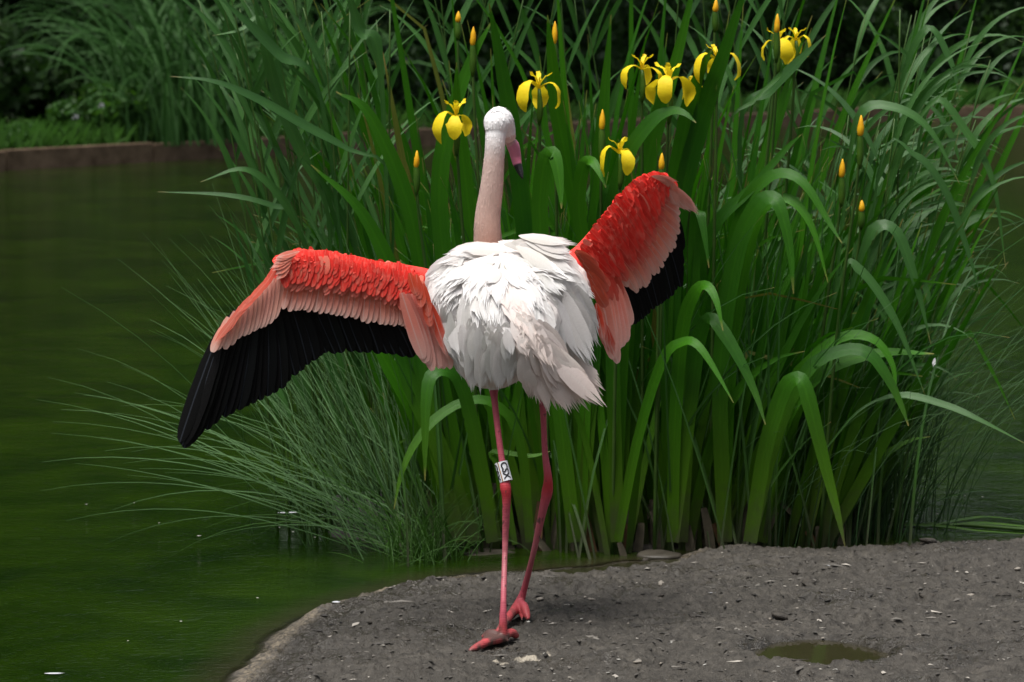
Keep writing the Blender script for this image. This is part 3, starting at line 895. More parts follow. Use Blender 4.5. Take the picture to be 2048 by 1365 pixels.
# reeds ---------------------------------------------------------------
RG = 'common reeds beside the iris clump'
def reed(x, Y, h, lean, az, nl, seed, label, arch=(.5, 1.2), lw=.02, ll=(.32, .55), bias=0.0):
    g = random.Random(seed)
    root = empty('reed', (x, Y, 0), label, 'reed', RG)
    P = grow(h, az, lean, g.uniform(.05, .25), 12) + np.array([0, 0, -.06])
    obj('stem', mesh('stem', *tube(P, np.linspace(.0048, .0018, 12), 6)[:2], M['stem']), root)
    for k in range(nl):
        f = .22 + .76 * (k + g.uniform(-.2, .2)) / nl
        f = min(.98, max(.12, f))
        i = f * 11; j = min(int(i), 10)
        b = P[j] + (P[j + 1] - P[j]) * (i - j)
        L = g.uniform(*ll) * (1 - .25 * abs(f - .6))
        a = (0 if (k % 2) else math.pi) + g.uniform(-.7, .7)
        if bias and g.random() < abs(bias): a = (0 if bias > 0 else math.pi) + g.uniform(-.6, .6)
        Q = grow(L, a, g.uniform(.15, .5), g.uniform(*arch), 12, power=1.6) + b
        put_leaf(root, Q, lance_w(12, g.uniform(.8, 1.15) * lw), (g.uniform(-.5, .5), -.9, .55), M['reed'], fold=.1, twist=g.uniform(-.6, .6))
    return root

for i in range(22):
    px = 555 + 255 * (i / 21) + rnd.uniform(-14, 14); Y = rnd.uniform(9.85, 10.7)
    reed((px - 1024) / FPX * Y, Y, rnd.uniform(1.55, 2.0), rnd.uniform(.0, .10), math.pi, 8, 500 + i, 'tall upright reed with narrow blue-green leaves left of the iris clump', (.1, .8), .021, (.30, .5), -.45)
for i in range(26):
    px = 1570 + 225 * (i / 25) + rnd.uniform(-16, 16); Y = rnd.uniform(9.8, 10.8)
    reed((px - 1024) / FPX * Y, Y, rnd.uniform(1.2, 1.75), rnd.uniform(.0, .18), 0, 8, 540 + i, 'arching reed with drooping blue-green leaves right of the iris clump', (.9, 2.0), .021, (.34, .55), .6)
for i in range(20):
    px = 700 + 980 * (i / 19) + rnd.uniform(-25, 25); Y = rnd.uniform(10.7, 11.2)
    reed((px - 1024) / FPX * Y, Y, rnd.uniform(1.8, 2.1), rnd.uniform(.0, .1), rnd.choice([0, math.pi]), 9, 580 + i, 'tall reed standing behind the iris flowers', (.2, .9), .022, (.35, .55))

RTL = [('reed with one very long blade reaching left over the rushes', 775, [
        ([(782, 640), (780, 352), (700, 300), (600, 245), (520, 200), (430, 163), (340, 153)], 24, 10.0, 9.7),
        ([(782, 640), (760, 130), (720, 60), (690, -40)], 30, 9.95, 9.9)], 780),
       ('reed with a broad blade slanting up to the left', 690, [
        ([(660, 640), (656, 430), (610, 320), (560, 205), (535, 110), (500, -20)], 28, 10.0, 9.9),
        ([(700, 640), (640, 190), (560, 110), (500, 50), (430, -12)], 28, 9.95, 9.8),
        ([(700, 640), (655, 420), (600, 300), (540, 150), (520, 38), (480, 60), (424, 72)], 18, 10.0, 9.9),
        ([(660, 700), (630, 560), (590, 440), (535, 365), (480, 338), (400, 365)], 20, 9.9, 9.7),
        ([(660, 700), (600, 450), (540, 410), (450, 390), (315, 384)], 15, 9.9, 9.75)], 700),
       ('reed whose outermost blades hang low over the open water', 1790, [
        ([(1740, 900), (1830, 330), (1870, 200), (1930, 260), (1985, 360), (2012, 540)], 20, 10.0, 9.9),
        ([(1740, 900), (1790, 250), (1850, 60), (1900, 120), (1920, 200)], 18, 10.1, 10.0),
        ([(1700, 900), (1760, 330), (1830, 310), (1890, 380), (1935, 500), (1960, 590)], 18, 9.9, 9.8),
        ([(1650, 900), (1720, 820), (1800, 790), (1890, 810), (1960, 840), (2055, 890)], 18, 9.6, 9.4),
        ([(1600, 900), (1690, 620), (1740, 470), (1790, 460), (1830, 560), (1862, 690)], 28, 9.8, 9.7),
        ([(1600, 900), (1680, 560), (1720, 540), (1790, 640), (1850, 790)], 22, 9.75, 9.65),
        ([(1500, 700), (1480, 260), (1540, 180), (1600, 120), (1652, 70)], 28, 9.75, 9.6),
        ([(1560, 640), (1460, 280), (1510, 200), (1560, 150), (1560, 112)], 10, 9.7, 9.6),
        ([(1640, 900), (1690, 400), (1720, 230), (1790, 215), (1860, 260), (1920, 370)], 24, 9.85, 9.75)], 1740)]
for lab, bx, blades, _ in RTL:
    p = W(bx, 1040, 10.0)
    root = empty('reed', (p.x, 10.0, 0), lab, 'reed', RG)
    top = W(_ if _ < 1000 else 1800, 20, 9.95)
    P = catmull([(0, 0, -.05), ((top.x - p.x) * .4, 0, .8), (top.x - p.x, top.y - 10, top.z)], 12)
    obj('stem', mesh('stem', *tube(P, np.linspace(.005, .0025, 12), 6)[:2], M['stem']), root)
    for pts, w, Y0, Y1 in blades: traced(root, pts, w, Y0, Y1, 'reed', lambda n, w: w * np.interp(np.linspace(0, 1, n), [0, .3, .45, .7, 1], [.2, .35, 1, .85, .02]), 22)

# fine rushes and grasses ---
TANGLE = True
#---------------------------------------------
def tuft(mb, base, n, L, az_fn, th_fn, bend_fn, w, g, spreadxy=(.1, .08), seg=9, floor=.004):
    for k in range(n):
        az = az_fn(g); P = grow(g.uniform(*L), az, th_fn(g), bend_fn(g), seg, power=1.5) + np.array(base) + np.array([g.gauss(0, spreadxy[0]), g.gauss(0, spreadxy[1]), 0])
        low = np.where(P[:, 2] < floor)[0]
        low = low[low > 2]
        if len(low): P = P[:low[0] + 1]; P[-1, 2] = floor
        if len(P) < 3: continue
        ww = np.interp(np.linspace(0, 1, len(P)), [0, .5, 1], [1, .9, .15]) * g.uniform(.7, 1.3) * w
        V, F, U = ribbon(P, ww, (g.uniform(-.5, .5), -.8, .6), .3)
        mb.add(V, F, U)

g = random.Random(31)
mb = MB()
for k in range(16):
    px = 880 + 860 * k / 15; Y = 9.72 + .5 * g.random()
    ln = (px - 1290) / 1400
    tuft(mb, ((px - 1024) / FPX * Y, Y, 0), 30, (.45, 1.35), lambda g: (0 if g.random() < .5 + ln else math.pi) + g.gauss(0, .8), lambda g: abs(g.gauss(.12, .16)), lambda g: g.uniform(.0, 1.7) * g.random(), .0085, g, (.05, .12), 10)
tag(obj('grass_tangle', mesh('grass_tangle', mb.V, mb.F, M['reed'], mb.U)), 'narrow grass blades tangled among the iris leaves', 'grass', kind='stuff')
g = random.Random(3)
mb = MB()
b = W(800, 1010, 9.85)
tuft(mb, (b.x, 9.85, 0), 95, (.75, 1.25), lambda g: math.pi + g.gauss(0, .5), lambda g: g.uniform(.15, .70), lambda g: g.uniform(.05, .45), .0028, g, (.12, .12))
tuft(mb, (b.x - .05, 9.95, 0), 45, (.6, 1.1), lambda g: math.pi + g.gauss(0, .9), lambda g: abs(g.gauss(.3, .22)), lambda g: g.uniform(.1, .9), .003, g, (.14, .14))
tuft(mb, (b.x + .05, 9.75, 0), 36, (.75, 1.2), lambda g: math.pi + g.gauss(0, .35), lambda g: g.uniform(.75, 1.25), lambda g: g.uniform(.25, .9), .0034, g, (.08, .10), 12)
tag(obj('rush_tussock', mesh('rush_tussock', mb.V, mb.F, M['rush'], mb.U)), 'fountain of fine grey-green rushes spraying left over the water', 'rushes', kind='stuff')
mb = MB()
b = W(800, 1040, 9.72)
tuft(mb, (b.x + .03, 9.72, 0), 22, (.4, .8), lambda g: math.pi + g.gauss(0, .5), lambda g: g.uniform(.6, 1.3), lambda g: g.uniform(.4, 1.3), .003, g, (.10, .08))
tuft(mb, (W(850, 1030, 9.6).x, 9.6, 0), 240, (.10, .30), lambda g: g.uniform(0, 6.28), lambda g: abs(g.gauss(.4, .4)), lambda g: g.uniform(.2, 1.6), .0026, g, (.07, .07), 7)
tag(obj('fine_grass_tuft', mesh('fine_grass_tuft', mb.V, mb.F, M['grass'], mb.U)), 'low tuft of fine bright grass at the water left of the iris stems', 'grass', kind='stuff')
mb = MB()
for px, Y, n in ((1560, 9.95, 150), (1690, 10.0, 200), (1760, 10.2, 160), (1450, 10.0, 120)):
    x = (px - 1024) / FPX * Y
    tuft(mb, (x, Y, 0), n, (.35, 1.0), lambda g: g.gauss(0, .9), lambda g: abs(g.gauss(.2, .25)), lambda g: g.uniform(.1, 1.2), .003, g, (.10, .10))
tag(obj('rush_stems', mesh('rush_stems', mb.V, mb.F, M['rush'], mb.U)), 'thin rush stems at the foot of the right-hand reeds', 'rushes', kind='stuff')
# fountain grass arching from the far bank over the edging
FG = 'fountain grasses on the far bank'
for i, (px, back, n, lab) in enumerate(((345, .25, 150, 'arching fountain grass hanging over the end of the timber edging'), (430, .3, 150, 'dense fountain grass on the far bank behind the rushes'),
                        (610, .6, 120, 'fountain grass on the far bank behind the upright reeds'), (300, 2.0, 90, 'shaded fountain grass set back from the timber edging'), (720, .8, 90, 'fountain grass on the far bank nearest the iris clump'))):
    x, y = bank_point(px, back)
    mb = MB()
    tuft(mb, (0, 0, -.05), n, (1.5, 2.9), lambda g: math.pi + g.gauss(0, 1.3), lambda g: abs(g.gauss(.14, .16)), lambda g: g.uniform(.8, 2.6), .026, g, (.28, .25), 12, -.9)
    o = obj('fountain_grass', mesh('fountain_grass', mb.V, mb.F, M['sedge'], mb.U)); o.location = (x, y, .22)
    tag(o, lab, 'grass', FG, kind='stuff')

# ------------------------------------------------------------------ flamingo
FOOT = on_mud(1005, 1286)
bird = empty('flamingo', FOOT, 'white and red flamingo standing on the mud with both wings spread, back turned', 'flamingo')
FL = np.array(FOOT)

def A(*p): return np.array(W(*p))
parts = MB()
body_id = []
def addp(V, F, cid):
    n0 = len(parts.V); parts.add(V, F); body_id.append((n0, len(parts.V), cid))

# torso from tail to breast, belly, thighs
tor = catmull([A(1120, 752, 7.99), A(1095, 728, 8.00), A(1052, 685, 8.05), A(1012, 625, 8.16), A(992, 585, 8.28), A(980, 545, 8.37), A(976, 520, 8.42)], 22)
rad = np.interp(np.linspace(0, 1, 22), np.linspace(0, 1, 7), [.006, .030, .098, .142, .135, .085, .04])
addp(*tube(tor, rad, 20, 1.08)[:2], 0)
addp(*ball(A(985, 690, 8.17), (.115, .13, .115)), 0)
addp(*ball(A(905, 600, 8.20), (.085, .10, .085)), 0)
addp(*ball(A(1120, 580, 8.20), (.085, .10, .085)), 0)
# neck and head
nk = catmull([A(982, 560, 8.40), A(977, 500, 8.40), A(975, 440, 8.38), A(984, 370, 8.36), A(989, 310, 8.35), A(991, 275, 8.35), A(994, 252, 8.36)], 26)
addp(*tube(nk, np.interp(np.linspace(0, 1, 26), np.linspace(0, 1, 7), [.052, .0395, .0345, .0300, .0265, .0265, .0295]), 16)[:2], 1)
hd = catmull([A(990, 262, 8.355), A(994, 247, 8.358), A(999, 240, 8.372), A(1009, 258, 8.40), A(1018, 282, 8.415)], 12)
addp(*tube(hd, np.interp(np.linspace(0, 1, 12), [0, .25, .5, .8, 1], [.030, .036, .036, .028, .019]), 16)[:2], 2)
# legs
def leg(pts, rr, cid):
    P = catmull(pts, 34)
    addp(*tube(P, np.interp(np.linspace(0, 1, 34), np.linspace(0, 1, len(rr)), rr), 12)[:2], cid)
    return P
FA = on_mud(1006, 1283); FB = on_mud(1038, 1238)
la = np.array(FA) + np.array([0, 0, .018]); lb = np.array(FB) + np.array([0, 0, .040])
legA = leg([A(984, 740, 8.14), A(989, 800, 8.10), A(997, 870, 8.08), A(1006, 935, 8.065), A(1011, 975, 8.05), A(1013, 1005, 8.05), A(1010, 1100, 8.06), A(1007, 1200, la[1] + .01), la],
           [.020, .0088, .0084, .0088, .0152, .0112, .0078, .0080, .0125], 3)
legB = leg([A(1084, 780, 8.16), A(1087, 840, 8.15), A(1090, 905, 8.15), A(1096, 955, 8.15), A(1094, 985, 8.16), A(1086, 1020, 8.17), A(1066, 1110, 8.21), A(1048, 1180, lb[1] - .01), lb],
           [.012, .0082, .0084, .0112, .0156, .0112, .0078, .0090, .0140], 3)
def foot(anchor, ends, back):
    a = np.array(anchor)
    mids = []
    for (px, py), lift in ends:
        e = np.array(on_mud(px, py)) + np.array([0, 0, .006])
        m = (a * .45 + e * .55); m[2] = max(e[2] + lift, m[2] * .6 + e[2] * .4)
        P = catmull([a, m, e], 9)
        addp(*tube(P, [.0135, .0128, .0118, .0112, .0110, .0112, .0104, .0090, .005], 8)[:2], 3)
        mids.append(P)
    for P, Q in zip(mids[:-1], mids[1:]):      # webbing between neighbouring toes
        for s in np.linspace(.06, .94, 9):
            k = 8 - int(2.6 * math.sin(math.pi * s))
            line = np.array([P[i] * (1 - s) + Q[i] * s for i in range(k + 1)])
            addp(*tube(line, np.full(k + 1, .0060), 6)[:2], 3)
    h = np.array(on_mud(*back)) + np.array([0, 0, .014])
    addp(*tube(np.array([a, (a + h) / 2, h]), [.008, .006, .003], 6)[:2], 3)
foot(la, [((938, 1303), .012), ((966, 1283), .012), ((1036, 1279), .016)], (1018, 1294))
foot(lb, [((990, 1264), .020), ((1022, 1244), .024), ((1057, 1244), .028)], (1044, 1252))

tmp = bpy.data.objects.new('tmp', mesh('tmp', parts.V, parts.F, M['ring']))
COL.objects.link(tmp)
md = tmp.modifiers.new('r', 'REMESH'); md.mode = 'VOXEL'; md.voxel_size = .0035; md.use_smooth_shade = True
sm = tmp.modifiers.new('s', 'SMOOTH'); sm.factor = .5; sm.iterations = 3
bpy.context.view_layer.update()
bme = bpy.data.meshes.new_from_object(tmp.evaluated_get(bpy.context.evaluated_depsgraph_get()))
bpy.data.objects.remove(tmp)
bme.name = 'body'
co = np.empty(len(bme.vertices) * 3, np.float32); bme.vertices.foreach_get('co', co); co = co.reshape(-1, 3)
bvh = BVHTree.FromPolygons([tuple(c) for c in co.tolist()], [tuple(p.vertices) for p in bme.polygons])

# plumage and skin colours belong to the bird itself
def pxpy(P):
    d = P - np.array([0, 0, CAMZ])
    dep = d[:, 1] * CT - d[:, 2] * ST; up = d[:, 1] * ST + d[:, 2] * CT
    return 1024 + FPX * d[:, 0] / dep, 682.5 - FPX * up / dep
zz = co[:, 2]
colr = np.tile(np.array([.76, .70, .67]), (len(co), 1)); skin = np.zeros(len(co))
nz = fbm(co[:, 0] * 30 + co[:, 1] * 20, zz * 30, 9, 3)
zN0, zN1, zN2 = A(980, 500, 8.38)[2], A(985, 330, 8.36)[2], A(995, 250, 8.36)[2]
neck = (zz > zN0 - .02) & (co[:, 1] > 8.31)
t = np.clip((zz - zN0) / (zN1 - zN0), 0, 1)[:, None]
nc = np.array([.52, .345, .285]) * (1 - t) + np.array([.58, .43, .385]) * t
t2 = np.clip((zz - zN1 - .01) / (zN2 - zN1 - .03), 0, 1)[:, None]
nc = nc * (1 - t2) + np.array([.76, .74, .745]) * t2
nc = nc * (.90 + .2 * nz[:, None])
colr[neck] = nc[neck]
cheek = np.linalg.norm((co - A(1019, 283, 8.41)) / np.array([.022, .03, .028]), axis=1) < 1
colr[cheek] = np.array([.66, .50, .46])
zleg = A(988, 792, 8.1)[2]
dl = np.full(len(co), 9.0)
for P_ in (catmull(legA[4:], 140), catmull(legB[4:], 140)):
    for q in P_: dl = np.minimum(dl, np.linalg.norm(co - q, axis=1))
lg = ((zz < zleg + .02) & (dl < .024)) | (zz < .25) | ((zz < A(1085, 790, 8.15)[2]) & (np.linalg.norm(co[:, :2] - A(1087, 830, 8.15)[:2], axis=1) < .017))
lc = np.tile(np.array([.44, .082, .115]), (len(co), 1))
zj = A(1012, 982, 8.05)[2]
fj = np.exp(-((zz - zj) / .035) ** 2)[:, None]
lc = lc * (1 - fj) + np.array([.46, .035, .045]) * fj
lw_ = np.clip((zj - .05 - zz) / .12, 0, 1)[:, None] * np.clip((zz - .14) / .1, 0, 1)[:, None]
lc = lc * (1 - lw_ * .8) + np.array([.34, .11, .125]) * lw_ * .8
ff = np.clip((.135 - zz) / .03, 0, 1)[:, None]
lc = lc * (1 - ff) + np.array([.40, .060, .068]) * ff
mudf = np.clip((nz - .42) * 5 + (FL[2] + .042 - zz) * 40 - .2, 0, 1)[:, None] * (zz < .16)[:, None]
fleck = (fbm(co[:, 0] * 120, zz * 60 + co[:, 1] * 50, 77, 2) > .80)[:, None] * .8
lc = lc * (.88 + .24 * nz[:, None])
mm = np.maximum(mudf * .92, fleck)
lc = lc * (1 - mm) + np.array([.05, .04, .034]) * mm
colr[lg] = lc[lg]; skin[lg] = 1

nt = NT('bird_body')
ca = nt.n('Attribute', attribute_name='tone').outputs['Color']
sk = nt.n('Attribute', attribute_name='skin').outputs['Fac']
geo = nt.n('NewGeometry'); pos = geo.outputs['Position']
down = nt.noise(1, 4, nt.mapping(pos, (260, 260, 90)), .6)
nt.P(Base_Color=nt.mix(.25, ca, nt.mix(1.0, ca, nt.ramp(down, [(.3, (.72, .72, .72)), (.7, (1.2, 1.2, 1.2))]), 'MULTIPLY')), Roughness=nt.range(sk, 0, 1, .85, .48), Specular_IOR_Level=.3, Subsurface_Weight=.0)
wv = nt.n('TexWave', {'Scale': 75.0, 'Distortion': 1.5, 'Detail': 1.0, 'Vector': pos}, bands_direction='Z')
hh = nt.math('ADD', nt.math('MULTIPLY', nt.math('MULTIPLY', wv.outputs[1], sk), .14), nt.math('MULTIPLY', down, nt.range(sk, 0, 1, 1.0, .25)))
nt.P(Normal=nt.bump(hh, .55, .003))
bme.materials.clear(); bme.materials.append(nt.m)
at = bme.attributes.new('tone', 'FLOAT_COLOR', 'POINT'); at.data.foreach_set('color', np.c_[colr, np.ones(len(co))].astype(np.float32).ravel())
at = bme.attributes.new('skin', 'FLOAT', 'POINT'); at.data.foreach_set('value', skin.astype(np.float32))
bme.vertices.foreach_set('co', (co - FL).astype(np.float32).ravel())
bme.polygons.foreach_set('use_smooth', np.ones(len(bme.polygons), bool))
body = obj('body', bme, bird)

# bill and eye
nt = NT('bill')
tn = nt.n('Attribute', attribute_name='tone').outputs['Color']
geo = nt.n('NewGeometry')
nt.P(Base_Color=tn, Roughness=.42, Normal=nt.bump(nt.noise(160, 4, geo.outputs['Position']), .4, .002))
bp = catmull([A(1017, 280, 8.412), A(1026, 292, 8.418), A(1031, 310, 8.42), A(1034, 326, 8.42), A(1040, 343, 8.412), A(1045, 358, 8.40)], 22)
V, F, U = tube(bp, np.interp(np.linspace(0, 1, 22), [0, .2, .45, .65, .85, 1], [.016, .0195, .0165, .0135, .009, .002]), 12, .86)
cv = []
for i in range(22):
    s = i / 21
    for j in range(12):
        lim = .66 - .04 * math.sin(2 * math.pi * j / 12)
        c = np.array([.62, .20, .31]) if s > .12 else np.array([.60, .33, .34])
        c = c * (.8 + .3 * math.sin(j * .9 + 1))if s < .45 else c
        cv.append(np.array([.012, .011, .012]) if s > lim else c)
obj('bill', mesh('bill', np.array(V) - FL, F, nt.m, U, attrs={'tone': np.array(cv)}), bird)
V, F = ball(A(1022, 236, 8.385) - FL, (.0045, .0045, .0045), 10, 8)
obj('eye', mesh('eye', V, F, simple('eye_yellow', (.5, .30, .05), (.6, .4, .1), 30, .2)), bird)

# leg ring with its code
dA = catmull(legA, 400); zA, zB = A(1004, 925, 8.07)[2], A(1011, 963, 8.06)[2]
ra = dA[np.argmin(np.abs(dA[:, 2] - zA))] + np.array([-.0035, 0, 0]); rb = dA[np.argmin(np.abs(dA[:, 2] - zB))] + np.array([.0035, 0, 0])
ax = (rb - ra) / np.linalg.norm(rb - ra); L = np.linalg.norm(rb - ra)
sx_ = np.cross(ax, np.array([0, -1.0, 0])); sx_ /= np.linalg.norm(sx_); sx_ *= -1 if sx_[0] < 0 else 1
nn_ = np.cross(sx_, ax); nn_ = nn_ if nn_[1] < 0 else -nn_
RR = .0168
def ringpt(u, v, r=RR): return ra + ax * v + (sx_ * math.sin(u) + nn_ * math.cos(u)) * r - FL
V, F = [], []
for j in range(28):
    u = 2 * math.pi * j / 28
    V += [ringpt(u, 0, RR), ringpt(u, L, RR), ringpt(u, L, RR - .002), ringpt(u, 0, RR - .002)]
for j in range(28):
    a, b = 4 * j, 4 * ((j + 1) % 28)
    for k in range(4): F.append((a + k, a + (k + 1) % 4, b + (k + 1) % 4, b + k))
ring = obj('leg_ring', mesh('leg_ring', V, F, M['ring'], smooth=False), bird)
ring['label'] = 'white plastic leg ring printed with black letters CSX'
def lettering(text, u0, parent):
    cu = bpy.data.curves.new('t', 'FONT'); cu.body = text; cu.size = L / (.66 * len(text)); cu.align_x = 'CENTER'; cu.align_y = 'CENTER'; cu.offset = .0007
    cu.resolution_u = 4
    to = bpy.data.objects.new('t', cu); COL.objects.link(to); bpy.context.view_layer.update()
    me = bpy.data.meshes.new_from_object(to.evaluated_get(bpy.context.evaluated_depsgraph_get()))
    bpy.data.objects.remove(to)
    me.name = 'lettering'
    sc = 1.0
    if me.vertices:
        xs_ = [v.co.x for v in me.vertices]; sc = L * .88 / (max(xs_) - min(xs_))
        xm = (max(xs_) + min(xs_)) / 2
        for v in me.vertices:       # text runs down the ring, letters lying on their side
            X, Y_ = (v.co.x - xm) * sc, v.co.y * sc * 1.0
            v.co = Vector(ringpt(u0 + Y_ / RR, L / 2 + X, RR + .0012))
    me.materials.clear(); me.materials.append(M['blackprint'])
    return obj('lettering', me, parent)
lettering('CSX', .33, ring)
lettering('CSX', -1.25, ring)
for u, w, mt, nm in ((-.50, .05, 'blackprint', 'seam_line'), (-.42, .04, 'orangeprint', 'orange_line')):
    V = [ringpt(u - w, .0, RR + .0003), ringpt(u + w, .0, RR + .0003), ringpt(u + w, L, RR + .0003), ringpt(u - w, L, RR + .0003)]
    obj(nm, mesh(nm, V, [(0, 1, 2, 3)], M[mt]), ring)

# feathers -------------------------------------------------------------
def feather_mat(name, tip, t0, t1, rachis, rr=.0, edge=None, rough=.6, trans=.18, mott=0.0, mcol=(1, 1, 1)):
    nt = NT(name)
    uv = nt.n('UVMap').outputs[0]; sp = nt.n('SeparateXYZ'); nt.set(sp.inputs[0], uv)
    oi = nt.n('ObjectInfo'); geo = nt.n('NewGeometry')
    u = nt.math('ABSOLUTE', nt.math('SUBTRACT', sp.outputs[0], .5))
    n1 = nt.noise(30, 3, geo.outputs['Position'])
    col = nt.mix(nt.range(nt.math('ADD', sp.outputs[1], nt.math('MULTIPLY', nt.math('SUBTRACT', n1, .5), .25)), t0, t1), oi.outputs['Color'], tip)
    if mott: col = nt.mix(nt.range(nt.noise(45, 3, geo.outputs['Position']), .52, .68, 0, mott), col, mcol)
    if edge: col = nt.mix(nt.range(u, .36, .5, 0, .6), col, edge)
    if rr: col = nt.mix(nt.range(u, .025, .06, rr, 0), col, rachis)
    br = nt.math('SINE', nt.math('ADD', nt.math('MULTIPLY', sp.outputs[1], 190), nt.math('MULTIPLY', u, -120)))
    fine = nt.noise(1, 2, nt.mapping(uv, (5, 60, 1)))
    col = nt.mix(nt.range(fine, .35, .7, .0, .16), col, nt.mix(1, col, (.62, .6, .62), 'MULTIPLY'))
    nt.P(Base_Color=col, Roughness=rough, Specular_IOR_Level=.12, Normal=nt.bump(nt.math('ADD', nt.math('MULTIPLY', br, .3), fine), .35, .002))
    if trans: add_translucent(nt, col, trans)
    return nt.m

FM = {
 'flight': feather_mat('black_flight_feather', (.005, .005, .0055), .9, 1, (.06, .07, .09), .38, rough=.6, trans=0),
 'greater': feather_mat('salmon_covert', (.91, .60, .52), .55, 1.08, (.93, .70, .63), .45, edge=(.88, .42, .33)),
 'median': feather_mat('red_salmon_covert', (.83, .24, .18), .6, 1.1, (.88, .46, .38), .3, edge=(.80, .15, .11)),
 'lesser': feather_mat('red_covert', (.82, .085, .062), .5, 1.05, (.86, .28, .21), .25, edge=(.80, .058, .042), mott=.30, mcol=(.85, .27, .20)),
 'tertial': feather_mat('pink_tertial', (.85, .50, .44), .45, 1.0, (.90, .64, .58), .5, edge=(.87, .56, .50)),
 'white': feather_mat('white_plume', (.80, .795, .80), .5, 1.0, (.86, .84, .82), .3, trans=.25),
 'blush': feather_mat('blush_plume', (.82, .69, .64), .35, .95, (.84, .78, .74), .3, trans=.25),
}
FEA = {}
def feather_mesh(mat, kind, v):
    key = (mat, kind, v)
    if key in FEA: return FEA[key]
    g = random.Random(hash(kind) % 99 if False else len(kind) * 7 + v * 13)
    if kind == 'flight': prof = [(0, .2), (.1, .6), (.3, .9), (.6, 1), (.8, .95), (.90, .80), (.96, .56), (.985, .36)]; jag = .02; curve = .25
    elif kind == 'scale': prof = [(0, .4), (.2, .8), (.42, 1), (.62, .98), (.76, .82), (.87, .58), (.95, .30)]; jag = .10; curve = .2
    elif kind == 'round': prof = [(0, .35), (.15, .7), (.4, .95), (.65, 1), (.80, .93), (.90, .74), (.96, .5), (.99, .25)]; jag = .05; curve = .22
    elif kind == 'lance': prof = [(0, .3), (.12, .7), (.3, 1), (.5, .96), (.68, .76), (.82, .52), (.92, .30), (.97, .16)]; jag = .12; curve = .5
    else: prof = [(0, .3), (.15, .75), (.35, 1), (.5, 1), (.62, .95), (.74, .85), (.84, .70), (.92, .50), (.97, .32)]; jag = .26; curve = .55
    if kind in ('plume', 'lance'):
        # vane frays into separate barb strands towards the tip
        m = 8 if kind == 'plume' else 6
        V, U, F = [], [], []
        bow = g.uniform(-.2, .2); pw = [(0, .3), (.2, .78), (.42, 1.0), (.60, 1.0)] if kind == 'plume' else [(0, .3), (.2, .85), (.40, 1.0), (.58, .86)]
        for y, w in pw:
            for j in range(m):
                q = j / (m - 1) - .5
                V.append((bow * math.sin(y * 3) + q * w, y + abs(q) * .10, -(curve * .6 * y * y) - .20 * q * q * w)); U.append((.5 + q * w, y))
        for i in range(len(pw) - 1):
            for j in range(m - 1):
                a_ = i * m + j; F.append((a_, a_ + 1, a_ + m + 1, a_ + m))
        k0 = (len(pw) - 1) * m
        for j in range(m - 1):
            q = (j + .5) / (m - 1) - .5
            le = (1.0 - .95 * q * q - g.uniform(0, .13)) * (1 if kind == 'plume' else 1.0)
            ym = (pw[-1][0] + le) / 2; sq = .80 if kind == 'plume' else .55; w = pw[-1][1]
            hw = .5 / (m - 1) * w * .74; zt = g.uniform(-.05, .10)
            cx = bow * math.sin(ym * 3) + q * w * (1 + sq) / 2 + g.uniform(-.02, .02)
            b_ = len(V)
            V += [(cx - hw, ym, -curve * .6 * ym * ym - .2 * q * q + zt * .4), (cx + hw, ym, -curve * .6 * ym * ym - .2 * q * q + zt * .4), (bow * math.sin(le * 3) + q * w * sq + g.uniform(-.05, .05), le, -curve * .6 * le * le - .2 * q * q + zt)]
            U += [(.5 + q - .05, ym), (.5 + q + .05, ym), (.5 + q, le)]
            F += [(k0 + j, k0 + j + 1, b_ + 1, b_), (b_, b_ + 1, b_ + 2)]
        FEA[key] = mesh('feather', V, F, FM[mat], U)
        return FEA[key]
    V, U, F = [], [], []
    bow = g.uniform(-.16, .16)
    n = len(prof)
    for i, (y, w) in enumerate(prof):
        c = curve * y * y - .15 * y; mx = bow * math.sin(y * 3.14)
        jl, jr = 1 - g.uniform(0, jag) * (y > .25), 1 - g.uniform(0, jag) * (y > .25)
        dl_, dr_ = (g.uniform(0, jag) * .35, g.uniform(0, jag) * .35) if y > .3 else (0, 0)
        V += [(mx - w * .5 * jl, y + dl_, -c - .09 * w), (mx, y, -c + .02), (mx + w * .5 * jr, y + dr_, -c - .09 * w)]
        U += [(.5 - .5 * w * jl, y), (.5, y), (.5 + .5 * w * jr, y)]
    V.append((bow * .1, 1.0, -curve + .15)); U.append((.5, 1))
    for i in range(n - 1):
        a, b = 3 * i, 3 * i + 3
        F += [(a, a + 1, b + 1, b), (a + 1, a + 2, b + 2, b + 1)]
    k = 3 * (n - 1)
    F += [(k, k + 1, 3 * n), (k + 1, k + 2, 3 * n)]
    FEA[key] = mesh('feather', V, F, FM[mat], U)
    return FEA[key]

def feather(parent, name, mat, kind, B, T, width, N, colr, roll=0.0, v=0, zf=.8):
    B = Vector(B); T = Vector(T); N = Vector(N).normalized()
    y = T - B; L = y.length
    if L < 1e-4: return
    y.normalize()
    x = y.cross(N).normalized(); z = x.cross(y).normalized()
    if roll:
        q = Matrix.Rotation(roll, 3, y); x = q @ x; z = q @ z
    o = bpy.data.objects.new(name, feather_mesh(mat, kind, v))
    COL.objects.link(o); o.parent = parent
    zs = width * zf
    Mx = Matrix(((x.x * width, y.x * L, z.x * zs, B.x - FL[0]), (x.y * width, y.y * L, z.y * zs, B.y - FL[1]), (x.z * width, y.z * L, z.z * zs, B.z - FL[2]), (0, 0, 0, 1)))
    o.matrix_basis = Mx
    o.color = (*colr, 1)
    return o

def vary(c, a, g):
    k = 1 + g.uniform(-a, a)
    return tuple(min(.95, max(0, q * k * (1 + g.uniform(-a, a) * .3))) for q in c)

